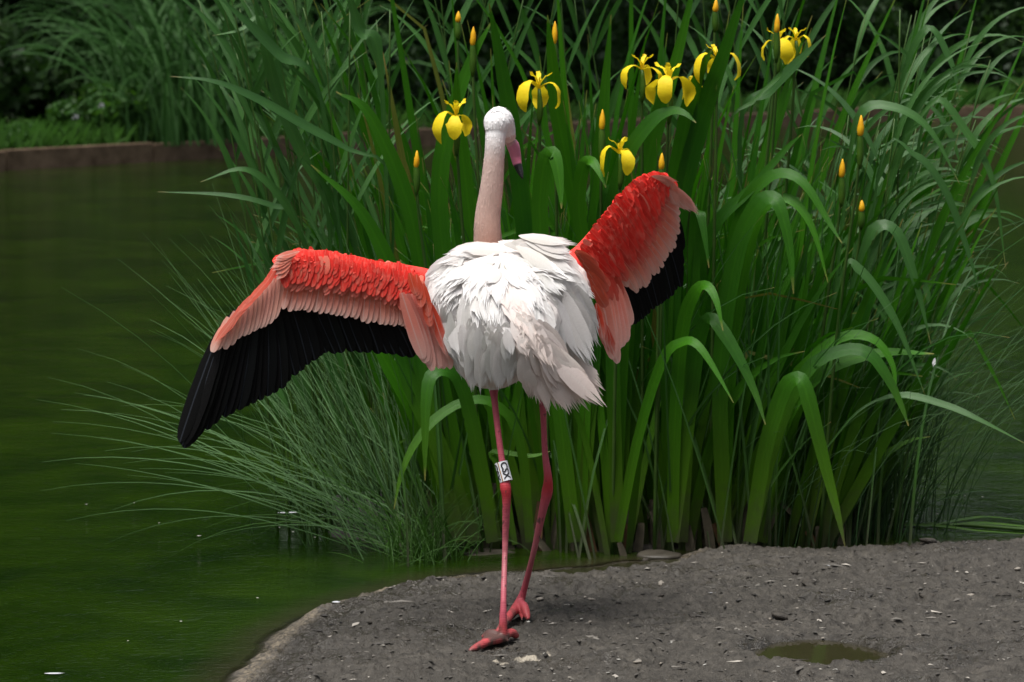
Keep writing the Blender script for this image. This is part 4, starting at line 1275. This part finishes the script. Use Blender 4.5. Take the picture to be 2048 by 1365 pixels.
def row(parent, name, mat, kind, bases, tips, n, wpx, dfn, off, colf, g, roll=.10, jit=2.0, nrm=(0, -1, .12), tipoff=0.0, baseback=0.0, reverse=False, wj=.12):
    """one row of overlapping feathers between a curve of roots and a curve of tips"""
    for i in range(n):
        t = (i + .5) / n
        b, e = poly_at(bases, t), poly_at(tips, t)
        b = b + np.array([g.gauss(0, jit * .6), g.gauss(0, jit * .6)]); e = e + np.array([g.gauss(0, jit), g.gauss(0, jit)])
        sh = (-i if reverse else i) * .00035
        Bw = W(b[0], b[1], dfn(*b) - off + baseback + sh); Tw = W(e[0], e[1], dfn(*e) - off - tipoff + sh)
        c = colf(t, g) if callable(colf) else colf
        feather(parent, name, mat, kind, Bw, Tw, wpx / 800 * g.uniform(1 - wj, 1 + wj), nrm, c, roll + g.uniform(-.03, .03), g.randrange(3), .30 if mat != 'flight' else .8)

def arm(path, rr, mat, label):
    V, F, U = tube(catmull([tuple(p - FL) for p in path], 20), np.interp(np.linspace(0, 1, 20), np.linspace(0, 1, len(rr)), rr), 12)
    o = obj('wing', mesh('wing', V, F, M[mat], U), bird); o['label'] = label
    return o
M['wingskin'] = simple('wing_red_down', (.66, .03, .022), (.78, .06, .045), 40, .8, .4)

g = random.Random(21)
BLK = lambda t, g: vary((.0045, .0045, .005), .3, g)
# left wing (drooping, spread flat towards the viewer)
dL = lambda x, y: 8.00 + .12 * np.clip((x - 360) / 480, 0, 1.1) + .03 * np.clip((y - 620) / 270, 0, 1)
lwing = arm([A(880, 580, 8.20), A(820, 552, 8.175), A(730, 540, 8.155), A(640, 524, 8.13), A(588, 519, 8.11), A(540, 570, 8.095), A(490, 615, 8.075), A(445, 665, 8.055)],
            [.045, .026, .024, .023, .019, .012, .009, .005], 'wingskin', 'wide spread wing with long drooping black feathers')
fb = [(437, 662), (446, 648), (458, 632), (472, 618), (496, 604), (510, 598), (526, 592), (540, 588), (554, 586), (577, 584), (600, 585), (662, 590), (703, 596), (744, 605), (775, 612)]
ft = [(357, 884), (368, 897), (380, 889), (395, 871), (442, 839), (480, 819), (520, 803), (556, 785), (590, 753), (625, 724), (656, 707), (700, 706), (745, 707), (790, 711), (835, 716)]
row(lwing, 'flight_feather', 'flight', 'flight', fb, ft, 36, 33, dL, .0, BLK, g, roll=.22, jit=1.0)
gb = [(580, 548), (625, 548), (672, 552), (715, 560), (755, 572), (795, 580), (818, 590)]
gt = [(563, 621), (608, 622), (656, 629), (702, 639), (752, 650), (798, 652), (832, 668)]
row(lwing, 'covert_feather', 'greater', 'round', [(440, 655), (470, 622), (500, 596), (525, 572), (548, 556), (572, 548)], [(421, 707), (449, 700), (485, 677), (508, 664), (528, 654), (553, 634)], 13, 19, dL, .016,
    lambda t, g: vary((.87, .40, .31), .12, g), g, jit=1.5)
row(lwing, 'covert_feather', 'greater', 'round', gb, gt, 27, 19, dL, .018, lambda t, g: vary((.85, .24, .165), .12, g), g, jit=2.0)
mt_ = [(570, 582), (610, 580), (655, 586), (705, 596), (758, 606), (800, 616), (838, 632)]
mb_ = [(590, 525), (635, 528), (680, 534), (725, 543), (765, 553), (800, 560), (826, 570)]
row(lwing, 'covert_feather', 'median', 'scale', mb_, mt_, 26, 20, dL, .028, lambda t, g: vary((.79, .07 + .10 * (1 - t), .05 + .08 * (1 - t)), .16, g), g, jit=3.0)
LE = [(552, 512), (590, 496), (645, 499), (695, 508), (748, 520), (800, 526), (842, 548)]
for r_, f in enumerate((.86, .72, .58, .45, .33, .22, .11)):
    tt = [(a[0] * (1 - f) + b[0] * f, a[1] * (1 - f) + b[1] * f) for a, b in zip(LE, mt_)]
    f0 = max(.05, f - .42)
    bb = [(a[0] * (1 - f0) + b[0] * f0 + 6, a[1] * (1 - f0) + b[1] * f0) for a, b in zip(LE, mt_)]
    row(lwing, 'lesser_covert', 'lesser', 'scale', bb, tt, 31 - r_, 19 - r_ * .5, dL, .030 - .007 * max(0, r_ - 3), lambda t, g: vary((.78, .040, .030), .16, g) if g.random() < .94 else vary((.84, .22, .16), .15, g), g, roll=.04, jit=3.5, tipoff=.005, baseback=.012 if f0 < .06 else 0.0)
row(lwing, 'marginal_covert', 'lesser', 'scale', [(x, y + 2) for x, y in LE], [(x - 3, y + 17) for x, y in LE], 52, 12, dL, .012, lambda t, g: vary((.78, .040, .030), .16, g), g, roll=.07, jit=1.6, tipoff=.016)
row(lwing, 'marginal_covert', 'lesser', 'scale', [(x, y + 8) for x, y in LE], [(x - 4, y + 28) for x, y in LE], 46, 13, dL, .020, lambda t, g: vary((.78, .040, .030), .16, g), g, roll=.07, jit=2, tipoff=.016)
# leading edge of the hand, small overlapping scales
row(lwing, 'covert_feather', 'median', 'lance', [(588, 505), (560, 525), (545, 552), (522, 578), (498, 600), (472, 632)], [(548, 545), (524, 580), (496, 602), (470, 636), (445, 664), (424, 702)], 16, 15, dL, .030,
    lambda t, g: vary((.78, .10 + .1 * t, .06 + .08 * t), .1, g), g, jit=2.0)
row(lwing, 'covert_feather', 'greater', 'lance', [(600, 500), (592, 508), (585, 520), (580, 535)], [(545, 514), (540, 532), (541, 545), (556, 572)], 7, 15, dL, .040, lambda t, g: vary((.82, .24, .17), .1, g), g, jit=2)
row(lwing, 'tertial_feather', 'tertial', 'round', [(800, 585), (815, 588), (830, 590), (842, 592), (852, 600)], [(846, 716), (858, 728), (870, 743), (886, 736), (902, 740)], 9, 30, dL, .030, lambda t, g: vary((.86, .28, .22), .12, g), g, roll=.2, jit=2)
row(lwing, 'tertial_feather', 'tertial', 'lance', [(850, 590), (858, 600), (865, 612)], [(884, 690), (896, 712), (903, 738)], 4, 22, dL, .046, lambda t, g: vary((.82, .10, .055), .08, g), g, jit=2)
row(lwing, 'covert_feather', 'median', 'round', [(815, 548), (830, 552), (838, 560), (846, 575), (852, 600)], [(825, 590), (838, 600), (848, 612), (858, 628), (866, 655)], 10, 18, dL, .056, lambda t, g: vary((.78, .10, .05), .1, g), g, jit=3)

# right wing (raised, turning away from the viewer)
dR = lambda x, y: 8.13 + .24 * np.clip((x - 1150) / 210, 0, 1.4)
rwing = arm([A(1120, 560, 8.20), A(1170, 505, 8.22), A(1215, 450, 8.275), A(1255, 405, 8.32), A(1300, 372, 8.37), A(1335, 385, 8.42), A(1345, 420, 8.45)], [.045, .027, .024, .022, .018, .012, .006], 'wingskin', 'raised wing turned away, red above with black trailing feathers')
fb = [(1232, 535), (1246, 522), (1260, 508), (1278, 494), (1294, 480), (1308, 466), (1324, 452), (1332, 436), (1338, 420), (1340, 405)]
ft = [(1266, 652), (1282, 641), (1296, 631), (1313, 613), (1329, 604), (1344, 594), (1361, 573), (1363, 545), (1363, 512), (1362, 480)]
row(rwing, 'flight_feather', 'flight', 'flight', fb, ft, 19, 22, dR, -.015, BLK, g, roll=.25, jit=1.0)
row(rwing, 'covert_feather', 'greater', 'round', [(1222, 520), (1238, 508), (1252, 494), (1266, 480), (1280, 462), (1292, 445), (1302, 425), (1310, 405), (1316, 390), (1320, 376)],
    [(1254, 568), (1278, 586), (1295, 570), (1310, 554), (1326, 530), (1344, 508), (1356, 481), (1361, 447), (1359, 416), (1348, 396)], 22, 20, dR, .012, lambda t, g: vary((.85, .24, .165), .12, g), g, jit=2)
RMT = [(1244, 570), (1264, 548), (1284, 526), (1308, 490), (1327, 446), (1336, 408), (1338, 385)]
row(rwing, 'covert_feather', 'median', 'round', [(1205, 520), (1226, 500), (1246, 476), (1266, 446), (1286, 412), (1302, 385), (1310, 366)], RMT, 20, 21, dR, .022, lambda t, g: vary((.79, .07, .05), .16, g), g, jit=3)
RLE = [(1160, 498), (1188, 456), (1216, 420), (1244, 386), (1272, 360), (1304, 347), (1336, 351)]
for r_, f in enumerate((.86, .72, .58, .45, .32, .2, .1)):
    tt = [(a[0] * (1 - f) + b[0] * f, a[1] * (1 - f) + b[1] * f) for a, b in zip(RLE, RMT)]
    f0 = max(.04, f - .42)
    bb = [(a[0] * (1 - f0) + b[0] * f0 - 3, a[1] * (1 - f0) + b[1] * f0 - 5) for a, b in zip(RLE, RMT)]
    row(rwing, 'lesser_covert', 'lesser', 'scale', bb, tt, 24, 19 - r_ * .5, dR, .026 - .007 * max(0, r_ - 4), lambda t, g: vary((.78, .036, .026), .16, g) if g.random() < .94 else vary((.84, .22, .16), .15, g), g, roll=.04, jit=3.5, tipoff=.005, baseback=.012 if f0 < .06 else 0.0)
row(rwing, 'marginal_covert', 'lesser', 'scale', [(x + 1, y + 3) for x, y in RLE], [(x + 12, y + 16) for x, y in RLE], 40, 12, dR, .0, lambda t, g: vary((.78, .040, .030), .16, g), g, roll=.07, jit=1.6, tipoff=.016)
row(rwing, 'marginal_covert', 'lesser', 'scale', [(x + 5, y + 8) for x, y in RLE], [(x + 20, y + 24) for x, y in RLE], 36, 13, dR, .010, lambda t, g: vary((.78, .040, .030), .16, g), g, roll=.07, jit=2, tipoff=.016)
row(rwing, 'covert_feather', 'greater', 'lance', [(1318, 356), (1324, 360), (1328, 366), (1332, 374), (1334, 382)], [(1412, 438), (1408, 436), (1392, 432), (1372, 422), (1350, 410)], 8, 20, dR, .020, lambda t, g: vary((.86, .38, .30), .08, g), g, jit=2)
row(rwing, 'covert_feather', 'median', 'lance', [(1300, 352), (1312, 352), (1322, 354)], [(1358, 363), (1368, 378), (1362, 392)], 6, 14, dR, .034, lambda t, g: vary((.84, .30, .22), .08, g), g, jit=2)
row(rwing, 'tertial_feather', 'tertial', 'round', [(1236, 560), (1226, 560), (1214, 560), (1202, 560), (1192, 570)], [(1264, 642), (1253, 682), (1238, 700), (1222, 716), (1240, 730)], 9, 30, dR, .012, lambda t, g: vary((.86, .27, .20), .12, g), g, roll=-.2, jit=2)
row(rwing, 'tertial_feather', 'tertial', 'lance', [(1190, 600), (1194, 620), (1196, 640)], [(1206, 690), (1224, 716), (1241, 731)], 4, 22, dR, .03, lambda t, g: vary((.80, .09, .05), .08, g), g, jit=2)
row(rwing, 'covert_feather', 'median', 'round', [(1175, 520), (1190, 530), (1205, 535), (1220, 530)], [(1200, 590), (1218, 602), (1236, 600), (1248, 585)], 9, 24, dR, .016, lambda t, g: vary((.79, .10, .07), .14, g), g, jit=3)
row(rwing, 'covert_feather', 'median', 'round', [(1150, 500), (1160, 515), (1172, 530), (1182, 550), (1186, 575)], [(1192, 530), (1204, 552), (1214, 575), (1214, 598), (1206, 625)], 14, 22, dR, .045, lambda t, g: vary((.78, .13, .07), .12, g), g, jit=4)

# body plumage: loose white plumes over the back, blush rump and tail
def hit(px, py, off):
    d = ray(px, py).normalized()
    loc, n, i, dist = bvh.ray_cast(CAMP, d, 30)
    if loc is None or dist > 9 or n.z < -.75:
        q = W(px, py, 8.16); loc, n, i, dist = bvh.find_nearest(q)
        Y = loc.y
        return W(px, py, Y - off), Vector((0, -1, .2))
    return loc - d * off, n

def plumes(name, mat, kind, bases, tips, n, wpx, off, colr, g, jit=5, kinds=None, lift=.010, roll=0.0, skew=.0):
    off = .009 + off * .5
    for i in range(n):
        t = (i + g.uniform(.2, .8)) / n
        b, e = poly_at(bases, t), poly_at(tips, t)
        b = b + np.array([g.gauss(0, jit), g.gauss(0, jit)]); e = e + np.array([g.gauss(0, jit * 1.4), g.gauss(0, jit * 1.4)]); b = b - (e - b) * .15; e = e + (e - b) * g.uniform(-.08, .06)
        B, nB = hit(b[0], b[1], off); T, nT = hit(e[0], e[1], off + lift * g.uniform(.5, 1.4))
        if T.y > B.y + .06: T = W(e[0], e[1], B.y + .04)
        N = (nB * .5 + nT * .3 + Vector((0, -.7, .25)))
        feather(bird, name, mat, g.choice(kinds) if kinds else kind, B, T, wpx / 800 * g.uniform(.8, 1.25), N, vary(colr, .04, g), roll + g.gauss(0, .14), g.randrange(4))

Wc, Bc = (.79, .762, .740), (.85, .74, .70)
K = ['plume', 'lance', 'lance']
# skirts and belly
plumes('back_feather', 'blush', 'plume', [(930, 690), (965, 710), (1000, 715), (1040, 705)], [(950, 775), (975, 792), (1005, 790), (1045, 775)], 16, 34, .004, Wc, g, 5, K)
plumes('back_feather', 'white', 'plume', [(868, 620), (895, 640), (925, 655), (955, 665), (985, 665), (1012, 660)], [(905, 715), (925, 752), (948, 785), (972, 778), (998, 762), (1020, 735)], 20, 38, .014, Wc, g, 5, K)
plumes('back_feather', 'white', 'plume', [(862, 575), (885, 590), (912, 600), (940, 608), (968, 610), (998, 610)], [(862, 670), (893, 712), (918, 728), (948, 728), (985, 712), (1018, 695)], 22, 36, .026, Wc, g, 5, K)
plumes('back_feather', 'white', 'plume', [(872, 535), (892, 545), (915, 552), (940, 560), (968, 562), (995, 565)], [(848, 610), (870, 655), (898, 672), (930, 672), (968, 655), (1008, 655)], 24, 34, .040, Wc, g, 5, K)
plumes('back_feather', 'white', 'plume', [(900, 520), (915, 525), (935, 530), (955, 535), (975, 540), (992, 545)], [(843, 565), (858, 600), (885, 620), (920, 622), (958, 612), (995, 615)], 22, 32, .052, Wc, g, 5, K)
plumes('back_feather', 'white', 'lance', [(945, 505), (958, 508), (970, 515), (982, 525), (992, 538)], [(842, 538), (852, 560), (876, 572), (912, 580), (960, 585)], 18, 30, .062, Wc, g, 5, K)
plumes('back_feather', 'white', 'lance', [(1000, 500), (985, 497), (972, 500), (965, 510), (985, 525)], [(930, 500), (892, 505), (865, 518), (880, 545), (925, 555)], 16, 28, .066, (.82, .765, .72), g, 5, K)
plumes('belly_feather', 'white', 'lance', [(895, 660), (915, 680), (945, 700), (975, 705), (1005, 700), (1035, 695)], [(912, 735), (930, 762), (955, 790), (980, 788), (1008, 782), (1040, 762)], 26, 24, .030, Wc, g, 6, K)
plumes('belly_feather', 'white', 'lance', [(880, 630), (905, 645), (935, 660), (965, 668), (995, 668), (1022, 660)], [(892, 712), (915, 738), (942, 752), (972, 750), (1002, 742), (1030, 725)], 26, 24, .040, Wc, g, 6, K)
# right side
plumes('back_feather', 'white', 'plume', [(1070, 600), (1095, 605), (1122, 608), (1145, 600), (1155, 580)], [(1108, 690), (1145, 728), (1182, 748), (1198, 710), (1205, 662)], 18, 36, .014, Wc, g, 5, K)
plumes('back_feather', 'white', 'plume', [(1040, 580), (1068, 578), (1098, 575), (1125, 570), (1148, 555)], [(1085, 655), (1125, 690), (1165, 715), (1192, 680), (1204, 645)], 20, 36, .028, Wc, g, 5, K)
plumes('back_feather', 'white', 'plume', [(1022, 555), (1045, 550), (1072, 545), (1100, 540), (1128, 528)], [(1075, 620), (1112, 645), (1150, 652), (1186, 625), (1192, 590)], 22, 34, .042, Wc, g, 5, K)
plumes('back_feather', 'white', 'lance', [(1008, 535), (1025, 525), (1045, 520), (1072, 515), (1100, 508)], [(1062, 585), (1096, 592), (1132, 592), (1168, 568), (1180, 548)], 20, 32, .054, Wc, g, 5, K)
plumes('back_feather', 'white', 'lance', [(1005, 525), (1015, 510), (1030, 500), (1052, 494), (1080, 488)], [(1050, 552), (1085, 545), (1125, 545), (1158, 528), (1163, 508)], 20, 30, .064, (.82, .775, .735), g, 5, K)
plumes('back_feather', 'white', 'lance', [(990, 500), (1000, 492), (1018, 488), (1040, 485), (1065, 480)], [(1030, 512), (1060, 502), (1095, 498), (1130, 494), (1158, 488)], 16, 26, .060, (.82, .775, .735), g, 4, K)
plumes('back_feather', 'white', 'lance', [(985, 505), (995, 508), (1003, 508), (1015, 505)], [(955, 560), (985, 590), (1010, 590), (1045, 560)], 12, 28, .066, (.82, .78, .745), g, 4, K)
# rump, undertail and tail
plumes('tail_feather', 'blush', 'plume', [(1062, 700), (1078, 705), (1095, 712), (1112, 718), (1128, 725)], [(1092, 838), (1118, 833), (1150, 834), (1185, 826), (1218, 808)], 16, 36, .012, Bc, g, 5, K)
plumes('tail_feather', 'blush', 'plume', [(1060, 690), (1080, 692), (1100, 698), (1118, 708), (1130, 715)], [(1080, 808), (1108, 812), (1140, 808), (1178, 800), (1214, 785)], 18, 36, .028, Bc, g, 5, K)
plumes('tail_feather', 'blush', 'plume', [(1070, 680), (1090, 690), (1108, 700), (1122, 705)], [(1090, 790), (1122, 798), (1155, 790), (1190, 772)], 16, 32, .042, (.82, .73, .69), g, 6, K)
plumes('rump_feather', 'blush', 'plume', [(1048, 640), (1065, 645), (1082, 655), (1095, 668)], [(1098, 728), (1118, 742), (1138, 758), (1160, 772)], 14, 30, .045, (.80, .72, .68), g, 5, K)
plumes('rump_feather', 'blush', 'plume', [(1010, 565), (1022, 590), (1035, 615), (1050, 640)], [(1035, 625), (1052, 652), (1068, 680), (1090, 712)], 22, 24, .036, (.81, .74, .71), g, 6, K)
plumes('rump_feather', 'blush', 'plume', [(1030, 640), (1038, 665), (1045, 690), (1050, 715)], [(1040, 705), (1052, 728), (1058, 750), (1062, 790)], 14, 26, .036, (.80, .72, .68), g, 5, K)
plumes('rump_feather', 'blush', 'plume', [(1058, 745), (1062, 755)], [(1055, 800), (1064, 806)], 3, 26, .05, (.82, .74, .70), g, 2, K)

# short down standing off neck and head
mb = MB()
gn = random.Random(5)
nb = np.where(neck)[0]
for k in range(2600):
    c = co[nb[gn.randrange(len(nb))]]
    loc, n, i, d = bvh.find_nearest(Vector(c))
    if cheek[bme.polygons[i].vertices[0]] and gn.random() < .6: continue
    dn = Vector((gn.uniform(-.3, .3), gn.uniform(-.3, .3), -1)); dn = (dn - n * dn.dot(n)).normalized()
    s = n.cross(dn) * gn.uniform(.0010, .0019); L_ = gn.uniform(.006, .011)
    b = loc - n * .0006; e = b + dn * L_ + n * gn.uniform(.0004, .0016)
    P = [b - s, b + s, b + dn * L_ * .6 + s * .9 + n * .001, e, b + dn * L_ * .6 - s * .9 + n * .001]
    o0 = len(mb.V)
    mb.V += [tuple(np.array(p) - FL) for p in P]; mb.F.append(tuple(range(o0, o0 + 5)))
    cc_ = colr[bme.polygons[i].vertices[0]] * gn.uniform(.93, 1.08)
    mb.A += [cc_] * 5
nt = NT('neck_down'); nt.P(Base_Color=nt.n('Attribute', attribute_name='tone').outputs['Color'], Roughness=.85, Specular_IOR_Level=.2)
o = obj('neck_down', mesh('neck_down', mb.V, mb.F, nt.m, attrs={'tone': np.clip(np.array(mb.A), 0, .9)}), bird)
o['kind'] = 'stuff'

# ------------------------------------------------------------------ small things on mud and water
def lump(name, mat, seed, flat=.55, rough=.25):
    g = np.random.default_rng(seed)
    V, F = ball((0, 0, 0), (1, 1, flat), 9, 6)
    V = np.array(V); ph = g.uniform(0, 6, 6)
    k = 1 + rough * (np.sin(V[:, 0] * 3 + ph[0]) * np.sin(V[:, 1] * 3.4 + ph[1]) + .6 * np.sin(V[:, 2] * 6 + V[:, 0] * 5 + ph[2]) * np.sin(V[:, 1] * 6 + ph[3]))
    return mesh(name, V * k[:, None], F, M[mat])
peb = [lump('pebble', 'pebble', s, .5) for s in range(4)] + [lump('pebble', 'shell', 9, .35)]
g = random.Random(12)
PB = [(1080, 1199, 16), (1323, 1172, 22), (1183, 1199, 15), (1170, 1201, 12), (1578, 1331, 20), (1838, 1270, 15), (2036, 1128, 18), (1940, 1193, 18), (1275, 1328, 16), (1345, 1280, 10),
      (1540, 1240, 10), (1500, 1226, 8), (1385, 1300, 9), (1180, 1248, 12), (1100, 1235, 10), (1245, 1220, 9), (1690, 1185, 9), (1945, 1203, 12), (1800, 1322, 12), (1670, 1345, 12), (1110, 1213, 8), (1430, 1335, 10)]
for k in range(34):
    PB.append((g.uniform(1050, 2040), 1120 + 240 * math.sqrt(g.random()), g.uniform(5, 9)))
for px, py, s in PB:
    p = on_mud(px, py)
    if shore_sd(np.array([p.x]), np.array([p.y]))[0] < .03: continue
    o = obj('pebble', g.choice(peb)); r = s / 2 / 800
    o.location = (p.x, p.y, p.z + r * .15); o.scale = (r * g.uniform(.9, 1.2), r * g.uniform(.7, 1.1), r * g.uniform(.7, 1.1)); o.rotation_euler = (g.uniform(-.3, .3), g.uniform(-.3, .3), g.uniform(0, 6))
    tag(o, 'small pale pebble lying on the grey mud', 'pebble', 'pale pebbles on the mud')
cl = [lump('mud_clod', 'clod', 30 + s, .6, .4) for s in range(3)]
for px, py, s in [(1618, 1170, 30), (1860, 1088, 38), (1830, 1092, 22), (1560, 1238, 30), (1580, 1244, 18), (2010, 1192, 26), (1358, 1178, 18), (1855, 1194, 34), (1590, 1150, 18), (1465, 1195, 16), (1490, 1130, 20), (1900, 1140, 24), (1640, 1095, 20),
                  (1325, 1190, 16), (1290, 1128, 18), (1775, 1135, 18), (1940, 1100, 20), (1420, 1160, 14), (1320, 1242, 16), (810, 1275, 18), (1300, 1300, 12), (740, 1250, 12)]:
    p = on_mud(px, py)
    o = obj('mud_clod', g.choice(cl)); r = s / 2 / 760
    o.location = (p.x, p.y, p.z + r * .2); o.scale = (r * g.uniform(.9, 1.3), r, r * g.uniform(.6, .9)); o.rotation_euler = (g.uniform(-.3, .3), g.uniform(-.3, .3), g.uniform(0, 6))
    tag(o, 'dark wet clod of mud raised above the bank', 'mud clod', 'dark clods on the mud')
# crumbs, chips and bits of rotted leaf over the mud
mb = MB()
n0 = 0
while n0 < 7000:
    x, y = g.uniform(-.75, 1.55), g.uniform(7.3, 9.4)
    z = mud1(x, y)
    if z < .03: continue
    n0 += 1
    s = abs(g.gauss(0, .0030)) + .0014
    if g.random() < .035: s = g.uniform(.007, .014)
    a = g.uniform(0, 6.28); e = g.uniform(1, 4.0) if g.random() < .4 else g.uniform(1, 1.8)
    thin = g.random() < .22
    if thin: a = g.gauss(0, .5); e = g.uniform(3, 7); s = g.uniform(.002, .0045)
    c, d = math.cos(a), math.sin(a); hz = s * g.uniform(.2, .6)
    pts = [(e, 0, 0), (.2, .8, .3), (-e, .1, 0), (-.1, -.9, .2), (.1, .05, 1)]
    V = [(x + (p * c - q * d) * s, y + (p * d + q * c) * s, z - .0008 + r * hz) for p, q, r in pts]
    mb.add(V, [(0, 1, 4), (1, 2, 4), (2, 3, 4), (3, 0, 4)], a=.05 if thin else g.choice([0, .05, .1, .2, .4, .7, 1.0, 2.6 if g.random() < .45 else .3]))
nt = NT('mud_crumbs'); fa = nt.n('Attribute', attribute_name='tone').outputs['Fac']
nt.P(Base_Color=nt.mix(nt.math('DIVIDE', fa, 2.6), (.016, .013, .010), (.30, .275, .24)), Roughness=.7)
tag(obj('mud_crumbs', mesh('mud_crumbs', mb.V, mb.F, nt.m, smooth=False, attrs={'tone': np.array(mb.A)})), 'crumbs of mud and leaf bits strewn over the bank', 'debris', kind='stuff')

def stone(px, py, z, size, label, mat='stone'):
    p = G(px, py, z)
    o = obj('stone', lump('stone', mat, int(px), .5, .18)); o.location = (p.x, p.y, z); o.scale = size
    return tag(o, label, 'stone')
stone(1318, 1112, .0, (.075, .06, .032), 'dark wet stone at the foot of the iris stems')
stone(965, 1118, -.02, (.13, .10, .05), 'flat brown stone barely above the water left of the iris stems')
p = G(1312, 1100, .055)
# loose feathers
def loose_feather(px, py, lenpx, wpx, ang, mat, kind, label, z=None):
    p = G(px, py, 0.004) if z == 'water' else on_mud(px, py) + Vector((0, 0, .004))
    me = feather_mesh('white', kind, 1)
    me2 = me.copy(); me2.materials.clear(); me2.materials.append(M[mat])
    o = obj('loose_feather', me2)
    o.location = p; o.scale = (wpx / 780, lenpx / 780, wpx / 780 * .4); o.rotation_euler = (.03, .1, ang)
    tag(o, label, 'feather')
loose_feather(88, 1347, 44, 10, -1.57, 'white_down', 'lance', 'white feather floating on the open water away from the bank', 'water')
loose_feather(553, 1026, 70, 9, -1.5, 'white_down', 'lance', 'long white feather floating under the rush tips', 'water')
loose_feather(630, 1032, 30, 7, -.9, 'white_down', 'lance', 'short white feather lying across the long floating one', 'water')
loose_feather(664, 1214, 22, 12, -1.0, 'white_down', 'plume', 'white downy feather caught on the pale mud rim')
loose_feather(1150, 1131, 40, 9, -1.5, 'white_down', 'lance', 'white feather stranded at the channel below the iris stems')
loose_feather(1768, 1322, 26, 15, .4, 'white_down', 'plume', 'white downy feather at the rim of the round puddle')
loose_feather(1432, 1186, 20, 10, 1.2, 'white_down', 'plume', 'small white feather on the mud below the iris stems')
loose_feather(1660, 1135, 12, 8, .6, 'white_down', 'plume', 'tiny white feather on the mud above the wet patch')
loose_feather(810, 1072, 24, 8, -1.4, 'white_down', 'lance', 'white feather on the water under the fine grass tuft', 'water')
g2 = random.Random(8)
for px, py in ((173, 1009), (268, 1006), (318, 1046), (398, 1072), (558, 1055), (586, 1064), (630, 1075), (515, 958), (1930, 992), (1965, 994), (1820, 1012), (1875, 1028), (256, 1282), (362, 1243), (515, 1196), (1760, 1045), (850, 1083)):
    p = G(px, py, .004); o = obj('down_fluff', peb[4]); r = g2.uniform(3, 6) / 2 / 700
    o.location = p; o.scale = (r * 1.6, r, r * .5); o.rotation_euler = (0, 0, g2.uniform(0, 3))
    tag(o, 'speck of white down floating on the pond', 'down', 'specks of floating down')
p = W(1870, 716, 9.68)
o = obj('down_fluff', feather_mesh('white', 'plume', 2)); o.location = p; o.scale = (.012, .03, .012); o.rotation_euler = (-1.6, .3, .4)
tag(o, 'pale scrap of down caught on a blade right of the clump', 'down')

# reed broken off and floating at the right
root = empty('floating_reed', G(1880, 1052, 0), 'broken green reed floating flat on the water right of the clump', 'reed')
lc0 = np.array(root.location)
P = catmull([tuple(np.array(G(px, py, .008)) - lc0) for px, py in ((1720, 1054), (1800, 1049), (1920, 1050), (2060, 1060), (2200, 1066))], 14)
obj('stem', mesh('stem', *tube(P, np.linspace(.004, .007, 14), 6)[:2], M['stem']), root)
for pts, w in (([(1860, 1052), (1930, 1038), (1985, 1034), (2075, 1046)], .02), ([(1790, 1050), (1880, 1052), (1960, 1062), (2080, 1070)], .022), ([(1900, 1050), (1960, 1046), (2040, 1052), (2110, 1060)], .024)):
    P = catmull([tuple(np.array(G(px, py, .012)) - lc0) for px, py in pts], 12)
    put_leaf(root, P, lance_w(12, w), (0, -.2, 1), M['spathe'])
